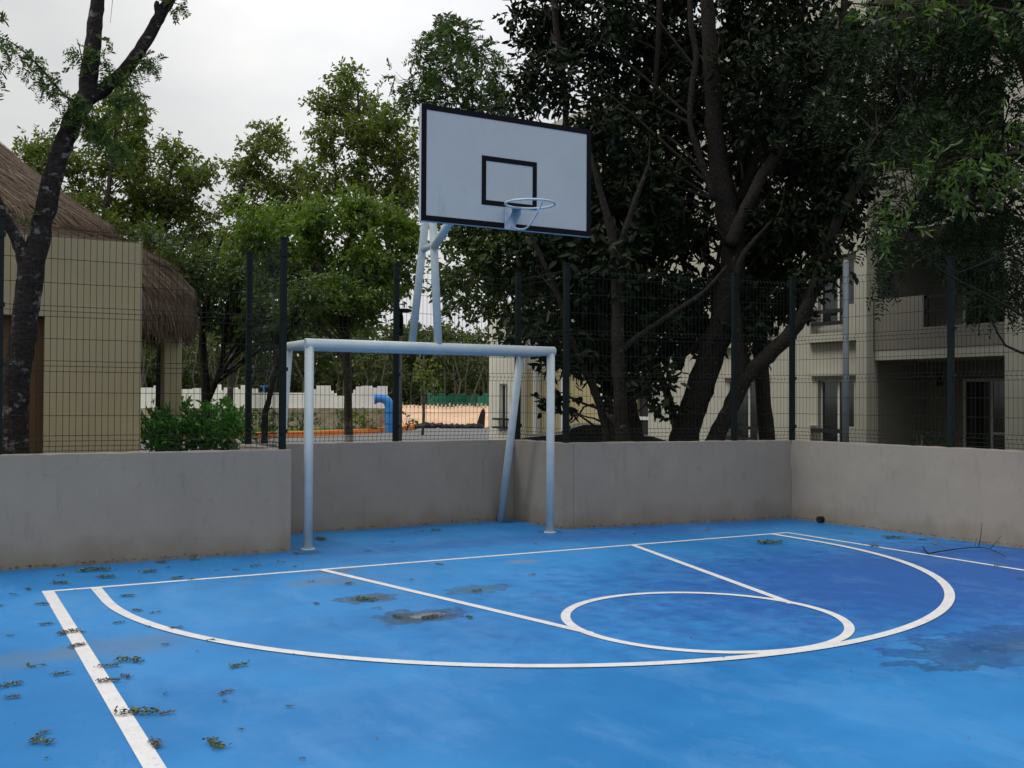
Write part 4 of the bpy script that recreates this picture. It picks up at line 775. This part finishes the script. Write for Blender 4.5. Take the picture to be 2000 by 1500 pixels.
# ------------------------------------------------------------------ thatched hut on the left
m_cream = M('cream_render', (.36, .315, .20), .85, .2, noise=.9, col2=(.32, .28, .18), bump=(40, .15, .003))
m_brown = M('brown_door', (.11, .065, .03), .7, .2, noise=2.5, col2=(.08, .05, .025), stretch=(1, 1, .2))
yh = 4.6
hr = PY(278, 478, yh); hx1 = hr[0]; hh = 3.585
d0 = PY(0, 615, yh); d1 = PY(88, 618, yh); dzt = d1[2]; dx0 = d1[0]-1.05; dx1 = d1[0]
hut = empty('thatched_hut', (hx1-3, yh, 0), 'cream walled hut with a big thatched palm roof at the left', 'hut')
mb = MB(); mb.box((-9.5, yh, -.05), (dx0, yh+.22, hh)); mb.box((dx1, yh, -.05), (hx1, yh+.22, hh)); mb.box((dx0, yh, dzt), (dx1, yh+.22, hh))
mb.box((hx1-.22, yh+.222, -.05), (hx1, 7.2, hh-.002)); mb.build('wall', m_cream, hut)
mb = MB(); mb.box((dx0+.003, yh+.16, -.05), (dx1-.003, yh+.218, dzt-.003)); dr = mb.build('door', m_brown, hut)
mb = MB(); hp = np.array([dx0+.12, yh+.13, 1.05]); mb.tube([hp, hp+[0, .03, 0]], .03, 12); mb.tube([hp+[0, 0, 0], hp+[.12, 0, 0]], .011, 8); mb.build('handle', m_grey, dr)
pc = PD(333, 840, 17.2); s_ = 17*17.2/2020
mb = MB(); mb.box((pc[0]-s_, pc[1]-s_, -.05), (pc[0]+s_, pc[1]+s_, 3.1)); mb.build('pillar', m_cream, hut, bevel=.01)
# roof: elliptical thatched cone with rounded hanging eave
m_thatch = M('thatch', (.165, .122, .09), .95, .1, noise=14, col2=(.065, .048, .038), stretch=(1, 1, .25), bump=(26, .9, .05))
RX, RY, rcx, rcy = 7.75, 4.1, -4.5, 9.7
prof = [(0, 9.9), (.12, 9.0), (.3, 7.70), (.5, 6.32), (.7, 5.08), (.815, 4.46), (.835, 4.24), (.80, 4.20), (.88, 4.12), (.945, 3.86), (.985, 3.46), (1.0, 3.08), (.985, 2.84), (.95, 2.72), (.88, 2.80), (.6, 4.1), (.3, 6.1), (0, 8.4)]
mb = MB(); nseg = 120; V = []
for (rr, z) in prof:
    for k in range(nseg):
        a = 2*math.pi*k/nseg; j = 1+.006*rng.normal() if .2 < rr < .99 else 1; V.append((rcx+RX*rr*j*math.cos(a), rcy+RY*rr*j*math.sin(a), z+.02*rng.normal()*(rr > .5)))
mb.add(V, [(j*nseg+k, j*nseg+(k+1) % nseg, (j+1)*nseg+(k+1) % nseg, (j+1)*nseg+k) for j in range(len(prof)-1) for k in range(nseg)])
mb.build('roof', m_thatch, hut, smooth=True)
# straw strands laid on the roof and hanging from the eave
N = 60000; a = rng.uniform(-2.9, 1.2, N); k = rng.random(N)**.5; rp = np.array([p[0] for p in prof[:13]]); zp = np.array([p[1] for p in prof[:13]])
s_idx = k*12; i0 = np.clip(s_idx.astype(int), 0, 11); fr_ = s_idx-i0
rr = rp[i0]*(1-fr_)+rp[i0+1]*fr_; zz = zp[i0]*(1-fr_)+zp[i0+1]*fr_; drr = rp[i0+1]-rp[i0]; dz = zp[i0+1]-zp[i0]
ca, sa = np.cos(a), np.sin(a); P0 = np.stack([rcx+RX*rr*ca, rcy+RY*rr*sa, zz+.015], 1)
D = unit(np.stack([RX*drr*ca, RY*drr*sa, dz], 1)+rng.normal(size=(N, 3))*.06+np.stack([ca, sa, 0*ca], 1)*.05)
hang = (k > .84)[:, None]; D = np.where(hang, unit(D*.25+np.stack([ca*.12, sa*.12, -1+0*ca], 1)+rng.normal(size=(N, 3))*.10), D)
T_ = unit(np.stack([-RX*sa, RY*ca, 0*ca], 1)); L_ = np.where(hang, rng.uniform(.2, .5, (N, 1)), rng.uniform(.15, .45, (N, 1))); w_ = rng.uniform(.004, .011, N)[:, None]
fastmesh('straw', np.stack([P0-T_*w_, P0+T_*w_, P0+D*L_+T_*w_*.3, P0+D*L_-T_*w_*.3], 1), 4, leafmat('straw', (.07, .05, .038), (.26, .19, .14), .05, .9, .1), hut)

# ------------------------------------------------------------------ apartments
m_apt = M('cream_paint', (.43, .42, .355), .85, .2, noise=.7, col2=(.38, .37, .31))
m_apt2 = M('ochre_paint', (.40, .35, .19), .85, .2, noise=.8, col2=(.35, .30, .17))
m_sof = M('darker_cream', (.21, .20, .17), .85, .2, noise=.8, col2=(.185, .175, .15))  # darker cream tone for balcony recess walls and parapets
m_glass = M('dark_glass', (.012, .016, .015), .08, .6)
m_frame = M('window_frame', (.55, .55, .53), .5, .3)
m_rail = M('rail_dark', (.015, .014, .014), .5, .3)
XF = 17.5
apt = empty('apartment_block', (XF+4, 9, 0), 'cream apartment block with balconies behind the trees at the right', 'building')
SH = 2.78
yA0 = PX(1700, 700, XF)[1]                         # corner between window bay and balcony bay
yB0 = PX(1712, 700, XF)[1]; yB1 = PX(1970, 700, XF)[1]
w1 = sorted([PX(1597, 780, XF)[1], PX(1668, 780, XF)[1]]); w2 = sorted([PX(1425, 780, XF)[1], PX(1492, 780, XF)[1]])
YEND = 15.2
def panelwall(y0, y1, z0, z1, holes, mat, nm='wall', x=XF, t=.25, parent=apt):
    ys = sorted({y0, y1, *[h[0] for h in holes], *[h[1] for h in holes]}); zs = sorted({z0, z1, *[h[2] for h in holes], *[h[3] for h in holes]})
    mb = MB()
    for a, b_ in zip(ys[:-1], ys[1:]):
        run = None
        for c_, d_ in zip(zs[:-1], zs[1:]):
            m_ = ((a+b_)/2, (c_+d_)/2); hole = any(h[0] < m_[0] < h[1] and h[2] < m_[1] < h[3] for h in holes)
            if hole:
                if run: mb.box((x, a, run[0]), (x+t, b_, run[1])); run = None
            else: run = (run[0], d_) if run else (c_, d_)
        if run: mb.box((x, a, run[0]), (x+t, b_, run[1]))
    return mb.build(nm, mat, parent)
def window(y0, y1, z0, z1, x, parent, rail=True):
    mb = MB(); t = .05; mb.box((x+.10, y0, z0), (x+.15, y0+t, z1)); mb.box((x+.10, y1-t, z0), (x+.15, y1, z1)); mb.box((x+.10, y0+t, z1-t), (x+.15, y1-t, z1)); mb.box((x+.10, y0+t, z0), (x+.15, y1-t, z0+t))
    mb.box((x+.10, (y0+y1)/2-.03, z0+t), (x+.15, (y0+y1)/2+.03, z1-t)); f = mb.build('window', m_frame, parent)
    mb = MB(); mb.box((x+.12, y0+.01, z0+.01), (x+.13, y1-.01, z1-.01)); mb.build('pane', m_glass, f)
    mb = MB()
    for k in range(2): yy = y0+(y1-y0)*(.3+.35*k); mb.box((x+.24, yy-.06, z0+.02), (x+.27, yy+.08, z1-.06))
    mb.build('curtain', M('curtain_cloth', (.4, .4, .37), .9) if not bpy.data.materials.get('curtain_cloth') else bpy.data.materials['curtain_cloth'], f)
    if rail:
        mb = MB(); mb.box((x-.22, y0-.25, z0-.36), (x-.002, y0-.02, z0+.46)); mb.box((x-.22, y1+.02, z0-.36), (x-.002, y1+.25, z0+.46)); mb.box((x-.22, y0-.018, z0-.36), (x-.002, y1+.018, z0-.16)); mb.build('window_ledge', m_apt, f)
        mb = MB(); 
        for zz in (z0+.02, z0+.30): mb.box((x-.20, y0-.018, zz), (x-.16, y1+.018, zz+.09))
        mb.build('rail', m_rail, f)
        mb = MB(); mb.box((x-.14, y0-.2, z1+.10), (x-.002, y1+.2, z1+.17)); mb.build('lintel', m_apt, f)
holes = []
for s in range(4):
    z0 = s*SH
    for w in (w1, w2): holes.append((w[0], w[1], z0+.55, z0+2.08))
panelwall(yA0, YEND, -.05, 4*SH+.5, holes, m_apt)
for h in holes: window(h[0], h[1], h[2], h[3], XF, apt)
mb = MB(); mb.box((XF-.30, yA0-.16, -.05), (XF-.002, yA0+.14, 4*SH+.5)); mb.build('pier', m_apt, apt)
mb = MB(); mb.box((XF-.12, yB1-1.2, -.05), (XF+.25, yB1, 4*SH+.5)); mb.build('pier', m_apt, apt)
# balconies
xb = XF+1.9
panelwall(yB1-3, yA0+.25, -.05, 4*SH+.5, [], m_sof, x=xb, t=.2)
mb = MB(); mb.box((XF+.252, yA0, -.05), (xb-.002, yA0+.2, 4*SH+.5)); mb.box((XF+.252, yB1-.4, -.05), (xb-.002, yB1-.2, 4*SH+.5)); mb.build('party_wall', m_sof, apt)
for s in range(1, 5):
    z = s*SH-.28; rec = empty if False else None
    mb = MB(); mb.box((XF-.08, yB1+.002, z), (xb-.004, yA0-.164, z+.22)); sl_ = mb.build('balcony_slab', m_apt, apt)
    if s < 4:
        yr = PX(1808, 600, XF)[1]
        mb = MB(); mb.box((XF-.10, yr, z+.222), (XF+.04, yA0-.166, z+1.34)); mb.box((XF-.10, yB1+.002, z+.222), (XF+.04, yr-.002, z+.66)); mb.build('balcony_parapet', m_sof, sl_)
        mb = MB()
        for zz in (z+.96, z+1.26): mb.box((XF-.06, yB1+.01, zz), (XF-.01, yr-.01, zz+.07))
        mb.box((XF-.06, yr-.09, z+.665), (XF-.01, yr-.01, z+1.33)); mb.build('railing', m_rail, sl_)
for s in range(4):
    y0 = PX(1885, 800, xb)[1]; y1_ = PX(1978, 800, xb)[1]; y0, y1_ = sorted((y0, y1_)); z0 = s*SH+.02; z1_ = s*SH+2.1
    mb = MB(); 
    for yy in (y0, y0+(y1_-y0)*.36, y1_-.06): mb.box((xb-.07, yy, z0), (xb-.02, yy+.06, z1_))
    mb.box((xb-.065, y0+.062, z1_-.06), (xb-.025, y1_-.062, z1_)); mb.box((xb-.065, y0+.062, z0+.85), (xb-.025, y0+(y1_-y0)*.36-.002, z0+.91)); f = mb.build('patio_door', m_frame, apt)
    mb = MB(); mb.box((xb-.05, y0+.01, z0), (xb-.04, y1_-.01, z1_)); mb.build('pane', m_glass, f)
wl = PX(1838, 740, xb); mb = MB(); mb.box((xb-.12, wl[1]-.06, wl[2]-.15), (xb-.002, wl[1]+.06, wl[2]-.12)); mb.box((xb-.12, wl[1]-.06, wl[2]+.12), (xb-.002, wl[1]+.06, wl[2]+.15)); mb.tube([(xb-.07, wl[1], wl[2]-.12), (xb-.07, wl[1], wl[2]+.12)], .035, 10); mb.build('wall_lamp', m_rail, apt)
mb = MB(); mb.box((XF+.27, yA0+.26, -.05), (XF+9, YEND-.01, 4*SH+.48)); mb.build('core', M('interior_dark', (.05, .05, .045), .9), apt) if False else None
mb = MB(); mb.box((xb+1.5, yB1-3, -.05), (xb+9, YEND, 4*SH+.45)); mb.build('rear_wing', m_apt, apt)
mb = MB(); mb.box((XF+.252, yA0+.21, 4*SH+.3), (xb+1.49, YEND-.002, 4*SH+.45)); mb.build('roof', m_apt, apt)
# second block: ochre ground floor, white above, small tower at the far end
ap2 = empty('apartment_block', (XF+4, 19, 0), 'farther apartment block with ochre ground floor and pale gable tower', 'building')
y2 = 22.3
dr2 = sorted([PX(1244, 780, XF)[1], PX(1290, 780, XF)[1]])
panelwall(YEND+.6, y2, -.05, 2.66, [(dr2[0], dr2[1], -.04, 2.2)], m_apt2, parent=ap2)
mb = MB(); mb.box((XF-.02, YEND+.6, 2.662), (XF+6, y2, 11.0)); mb.build('upper_wall', m_apt, ap2)
for yy in (17.3, 19.6, 21.4): mb = MB(); mb.box((XF-.22, yy-.1, -.05), (XF-.022, yy+.1, 2.66)); mb.build('pier', m_frame, ap2)
mb = MB(); mb.box((XF+.10, dr2[0]+.002, 0), (XF+.14, dr2[1]-.002, 2.198)); g1 = mb.build('gate', m_rail, ap2)
mb = MB(); mb.box((XF+.04, dr2[0]+.01, 1.0), (XF+.09, dr2[1]-.01, 1.1)); mb.box((XF+.04, (dr2[0]+dr2[1])/2-.03, 1.102), (XF+.09, (dr2[0]+dr2[1])/2+.03, 2.19)); mb.build('gate_rail', m_frame, g1)
m_tw = M('pale_gable', (.72, .70, .60), .8, .2, noise=.9, col2=(.64, .62, .52))
ty0 = y2+.01; ty1 = PX(955, 780, XF-.5)[1]
tz = PD(975, 588, 36.5)[2]; wy = sorted([PX(975, 790, XF-.5)[1], PX(991, 790, XF-.5)[1]])
panelwall(ty0, ty1, -.05, tz, [(wy[0], wy[1], .45, 2.15)], m_tw, 'gable_tower', x=XF-.5, t=.3, parent=ap2)
mb = MB(); mb.box((XF-.198, ty0, -.05), (XF+5, ty1, tz-.01)); mb.build('gable_tower', m_tw, ap2)
window(wy[0], wy[1], .45, 2.15, XF-.5, ap2, rail=False)
mb = MB(); mb.box((XF-.72, wy[0]-.1, .55), (XF-.502, wy[1]+.1, .62)); mb.box((XF-.72, wy[0]-.1, .85), (XF-.502, wy[1]+.1, .92)); mb.build('rail', m_rail, ap2)
# dark parked car roof just above the wall behind the recess
cr_ = empty('parked_car', (*PD(1150, 870, 24)[:2], 0), 'dark car mostly hidden, its rounded roof showing over the wall', 'car')
cc = PD(1152, 860, 24); cz = .0
right2 = np.array([_rt[0], _rt[1], 0])
def carpt(u_, v_, z_): return cc*[1, 1, 0]+right2*u_+fw*v_+np.array([0, 0, z_])
m_car = M('dark_car_paint', (.01, .01, .012), .25, .5)
prof_c = [(-1.9, .25), (-2.0, .55), (-1.5, .72), (-.62, .80), (-.40, .95), (-.15, 1.02), (.25, 1.02), (.52, .95), (.75, .80), (1.5, .74), (1.95, .6), (1.95, .25)]
mb = MB(); mb.slab([carpt(a, 0, z) for a, z in prof_c], fw*1.6); mb.build('body', m_car, cr_, bevel=.04)
mb = MB(); mb.slab([carpt(a, -.006, z) for a, z in [(-.55, .78), (-.36, .92), (-.12, .985), (.23, .985), (.46, .92), (.66, .79)]], fw*.004); mb.build('side_window', m_glass, cr_)
for a in (-1.3, 1.25):
    mb = MB(); mb.tube([carpt(a, -.05, .27), carpt(a, .18, .27)], .28, 20); w_o = mb.build('wheel', m_rail, cr_)
    mb = MB(); mb.tube([carpt(a, -.065, .27), carpt(a, -.052, .27)], .17, 16); mb.build('rim', m_grey, w_o)
# small dark plant on the right wall
shrub(1806, 862, 13.6, 9, 14, 'tiny dark plant peeping over the right wall near the fence post', L_dark, (.04, .02), 1.4, 'small_plant', cat='plant')

# ------------------------------------------------------------------ fallen leaves on the court
L_fall = leafmat('fallen_green', (.025, .04, .012), (.17, .19, .05), .1, .6, .2)
L_dry = leafmat('fallen_dry', (.05, .035, .02), (.19, .15, .08), .1, .7, .2)
def sprig_mesh(name, cpx, cpy, s, mat, elong=2.4, thin=False):
    c_ = PZ(cpx, cpy, .02); d = np.linalg.norm(c_-CAM); ln = s*d/2020*1.05
    th = rng.uniform(-1.1, 1.1)+math.atan2(_rt[1], _rt[0]); dr_ = np.array([math.cos(th), math.sin(th), 0]); nr = np.array([-dr_[1], dr_[0], 0])
    e = MB(); P = [c_-dr_*ln/2+[0, 0, .004], c_+nr*ln*.06+[0, 0, .010], c_+dr_*ln/2+[0, 0, .012]]
    P = np.array(P); pts, rr = smooth_path(P, [.0016, .0014, .0008], 4)
    pts[:, 2] = np.maximum(pts[:, 2]-.018, .009)
    n = int(rng.integers(2, 6)) if thin else 110; t = rng.random(n); k = (t*(len(pts)-1)).astype(int)
    ctr = pts[k]+rng.normal(size=(n, 3))*np.array([1, 1, .12])*ln*(.03 if thin else .13); ctr[:, 2] = np.clip(ctr[:, 2]-.018, .008, .03)+rng.random(n)*ln*.12*(not thin)
    D_ = dr_*rng.uniform(-.3, 1, (n, 1))+nr*np.sign(rng.normal(size=(n, 1)))*rng.uniform(.3, 1, (n, 1))+np.array([0, 0, 1.])*rng.uniform(-.02, .22, (n, 1))
    lv = leaves(ctr, D_, ln*rng.uniform(.35, .75, n), ln*rng.uniform(.14, .24, n), fold=.2) if thin else leaves(ctr, D_, ln*rng.uniform(.09, .2, n), ln*rng.uniform(.04, .08, n), fold=.08); lv[..., 2] = np.maximum(lv[..., 2], .0075)
    mb = MB(); mb.tube(pts, rr*1.2, 5)
    mb.v.append(lv.reshape(-1, 3)); q = []
    for i in range(n): o_ = mb.n+i*6; q += [(o_, o_+1, o_+2, o_+3), (o_, o_+3, o_+4, o_+5)]
    mb.f += q; mb.n += n*6
    return mb.build(name, mat)
BIG = [(270, 1388, 66, 0, 'largest green leaf clump, lying across the left sideline'), (422, 1449, 54, 0, 'yellowish green leaf clump lying alone at the bottom of the court'), (78, 1445, 46, 0, 'green leaf clump with a brown curl, bottom left of the court'),
       (84, 1427, 26, 1, 'dark brown curled leaf touching the bottom left clump'), (302, 1448, 42, 1, 'brown leafy twig right of the sideline near the bottom'), (326, 1388, 28, 1, 'dark leaf scrap just right of the largest clump'), (252, 1287, 48, 0, 'dark green twig of leaves right of the left sideline'),
       (212, 1297, 30, 0, 'flat dark leaf between the sideline and the long leafy twig'), (212, 1326, 38, 1, 'pale dry leaf on the sideline edge'), (245, 1318, 26, 1, 'thin dry twig beyond the pale leaf on the sideline'), (467, 1296, 36, 0, 'yellow green leaf cluster below the start of the big arc'),
       (21, 1334, 38, 0, 'green leaf clump at the left edge of the picture'), (120, 1312, 30, 0, 'single dark leaf left of the left sideline'), (150, 1258, 32, 1, 'brown leaf lying on the white left sideline'), (135, 1232, 38, 1, 'thin dark twig crossing the upper left sideline'),
       (186, 1112, 50, 0, 'leafy heap at the foot of the left wall'), (207, 1125, 32, 0, 'dark leaves in front of the heap at the left wall'), (118, 1136, 28, 0, 'green leaves lying left of the heap near the baseline end'), (292, 1114, 30, 0, 'green leaf sprig between left wall and baseline'),
       (626, 1052, 34, 0, 'leaf heap just right of the left goal post foot'), (714, 1169, 42, 0, 'leaf heap in the small damp patch'), (776, 1202, 22, 0, 'dark leaf at the left edge of the puddle'), (842, 1203, 40, 1, 'wet leaf litter floating in the main puddle'),
       (917, 1203, 22, 0, 'small dark leaf right of the main puddle'), (932, 1151, 20, 0, 'small dark leaf in the faint damp patch inside the lane'), (1505, 1059, 46, 0, 'yellow green leaf clump by the far baseline corner'), (1745, 1049, 32, 0, 'dark leaves by the right wall beyond the sideline'), (442, 1348, 28, 1, 'brownish leaf scrap below the arc at lower left')]
for (a, b_, s, k, lab) in BIG: tag(sprig_mesh('fallen_leaves', a, b_, s*.85, (L_fall, L_dry)[k]), lab, 'leaves', 'fallen leaf clumps on the court')
SM = [(117, 1121, 20), (55, 1148, 20), (30, 1157, 25), (82, 1177, 26), (372, 1129, 20), (348, 1126, 28), (381, 1090, 25), (315, 1096, 25), (325, 1105, 15), (460, 1110, 15), (500, 1103, 28), (423, 1111, 10), (547, 1095, 15), (579, 1079, 20), (576, 1104, 15), (268, 1189, 22), (304, 1193, 24), (231, 1213, 20), (289, 1220, 14), (345, 1223, 25), (411, 1246, 20), (90, 1216, 25),
      (163, 1231, 20), (250, 1161, 28), (72, 1296, 34), (25, 1357, 30), (437, 1364, 16), (471, 1419, 14), (322, 1350, 18), (323, 1255, 16), (91, 1475, 12), (590, 1476, 14), (719, 1073, 20), (767, 1056, 9), (821, 1035, 20), (852, 1034, 22), (608, 1133, 15), (683, 1137, 22), (737, 1184, 20), (858, 1100, 18), (1040, 1120, 20), (804, 1129, 10), (1049, 1060, 14), (617, 1176, 18),
      (1452, 1092, 13), (1485, 1092, 13), (1383, 1033, 20), (1802, 1052, 18), (1827, 1061, 18), (1707, 1065, 22), (1953, 1103, 26), (1993, 1127, 12), (1797, 1242, 9), (560, 1060, 10), (1350, 1241, 6), (1240, 1040, 8), (1660, 1040, 14), (20, 1238, 14), (6, 1180, 16), (565, 1375, 16), (385, 1268, 8)]
for i, (a, b_, s) in enumerate(SM):
    p = PZ(a, b_)
    dry = i % 3 == 1; look = ('tiny' if s < 14 else 'small' if s < 21 else 'slender')+(' brown' if dry else ' dark green')
    zx, zy = p[0], p[1]
    if zy > .05: where = 'near the left wall' if zx < 1 else 'by the right end of the left wall' if zx < 2.6 else 'on the blue floor under the goal' if zx < 5.7 else 'near the wall right of the goal' if zx < 8.6 else 'by the corner of the walls'
    elif zx < -.05: where = 'left of the left sideline, near the baseline' if zy > -1.5 else 'left of the left sideline, low in the picture'
    elif zx > 8.25: where = 'outside the right sideline'
    elif math.hypot(zx-4.138, zy+.648) > 3.9: where = 'between the left sideline and the big arc' if zx < 4 else 'outside the big arc on the right'
    elif zx < 2.33: where = 'inside the big arc, left of the lane' if zy < -.8 else 'just inside the baseline, left of the lane'
    elif zx < 5.9: where = 'inside the lane'
    else: where = 'inside the big arc, right of the lane'
    lab = look+' leaf scrap '+where; g_ = look+' leaf scraps '+where
    tag(sprig_mesh('leaf_scrap', a, b_, s*.75, (L_fall, L_dry)[i % 3 == 1], thin=i % 2 == 0), lab, 'leaf', g_)
# specks of litter nobody could count
N = 520; P_ = np.stack([rng.uniform(-2.5, 9.3, N), np.concatenate([rng.uniform(-8, 1.2, N//2), rng.uniform(-.3, 1.15, N-N//2)]), np.full(N, .008)], 1)
P_ = P_[~((P_[:, 0] > 8.9) & (P_[:, 1] > .9))]; P_ = P_[~((P_[:, 1] > 1.02) & (P_[:, 0] > 6))]
N = len(P_); D_ = np.stack([rng.normal(size=N), rng.normal(size=N), np.zeros(N)], 1); u = unit(D_); w = np.stack([-u[:, 1], u[:, 0], np.zeros(N)], 1); s = rng.uniform(.003, .012, (N, 1))
sp = fastmesh('leaf_litter', np.stack([P_-u*s, P_-w*s*.5, P_+u*s, P_+w*s*.5+[0, 0, .002]], 1), 4, L_dry); tag(sp, 'tiny dark specks of leaf litter over the blue court', 'litter', kind='stuff')
# litter line along the foot of the walls
VV = []
def foot(a, b_, n):
    a = np.array([*a, .03]); b_ = np.array([*b_, .03]); t = rng.random(n)**1.0; c_ = a+(b_-a)*t[:, None]+rng.normal(size=(n, 3))*[.015, .015, .006]
    VV.append(leaves(c_, rng.normal(size=(n, 3))*[1, 1, .25], rng.uniform(.01, .035, n), rng.uniform(.006, .014, n)))
foot((-1.5, 1.27), (2.42, 1.22), 260); foot((2.46, 2.57), (5.88, 2.64), 160); foot((5.87, 2.6), (5.9, 1.5), 50); foot((5.95, 1.47), (9.28, 1.05), 200); foot((9.28, 1.03), (9.46, -2.2), 180)
sp = fastmesh('leaf_litter', np.vstack(VV), 6, L_dry); tag(sp, 'thin line of dry leaf bits along the foot of the walls', 'litter', kind='stuff')
# bare fallen branch at the right
br = empty('fallen_branch', PZ(1880, 1075), 'bare forked twig lying across the court edge by the right wall', 'branch')
mb = MB()
def gpt(a, b_, z): return PZ(a, b_, z)
for q, r0 in (([(1803, 1068, .03), (1812, 1080, .03), (1830, 1078, .04), (1870, 1072, .07), (1910, 1069, .06), (1935, 1073, .05), (1965, 1088, .03)], .008), ([(1911, 1069, .06), (1915, 1050, .18), (1918, 1021, .34)], .005), ([(1934, 1072, .05), (1946, 1058, .14), (1956, 1046, .2)], .004), ([(1905, 1070, .05), (1905, 1060, .1), (1909, 1050, .13)], .003)):
    b0 = PZ(q[0][0], q[0][1], q[0][2]); dd = (b0-CAM)@_fw
    pts = [PD(a, b_, dd+.35*(a-1803)/160) if False else PZ(a, max(b_, 1066), .03) for a, b_, z in q]
    base_d = (pts[0]-CAM)@_fw
    out = []
    for (a, b_, z), p in zip(q, pts): out.append(PZ(a, b_, .03) if b_ > 1060 and r0 > .006 else PD(a, b_, (PZ(q[0][0], q[0][1], .03)-CAM)@_fw))
    P2, r2 = smooth_path(out, np.linspace(r0, r0*.35, len(out)), 4); mb.tube(P2, r2, 6)
mb.build('twig', m_bark2, br, smooth=True)
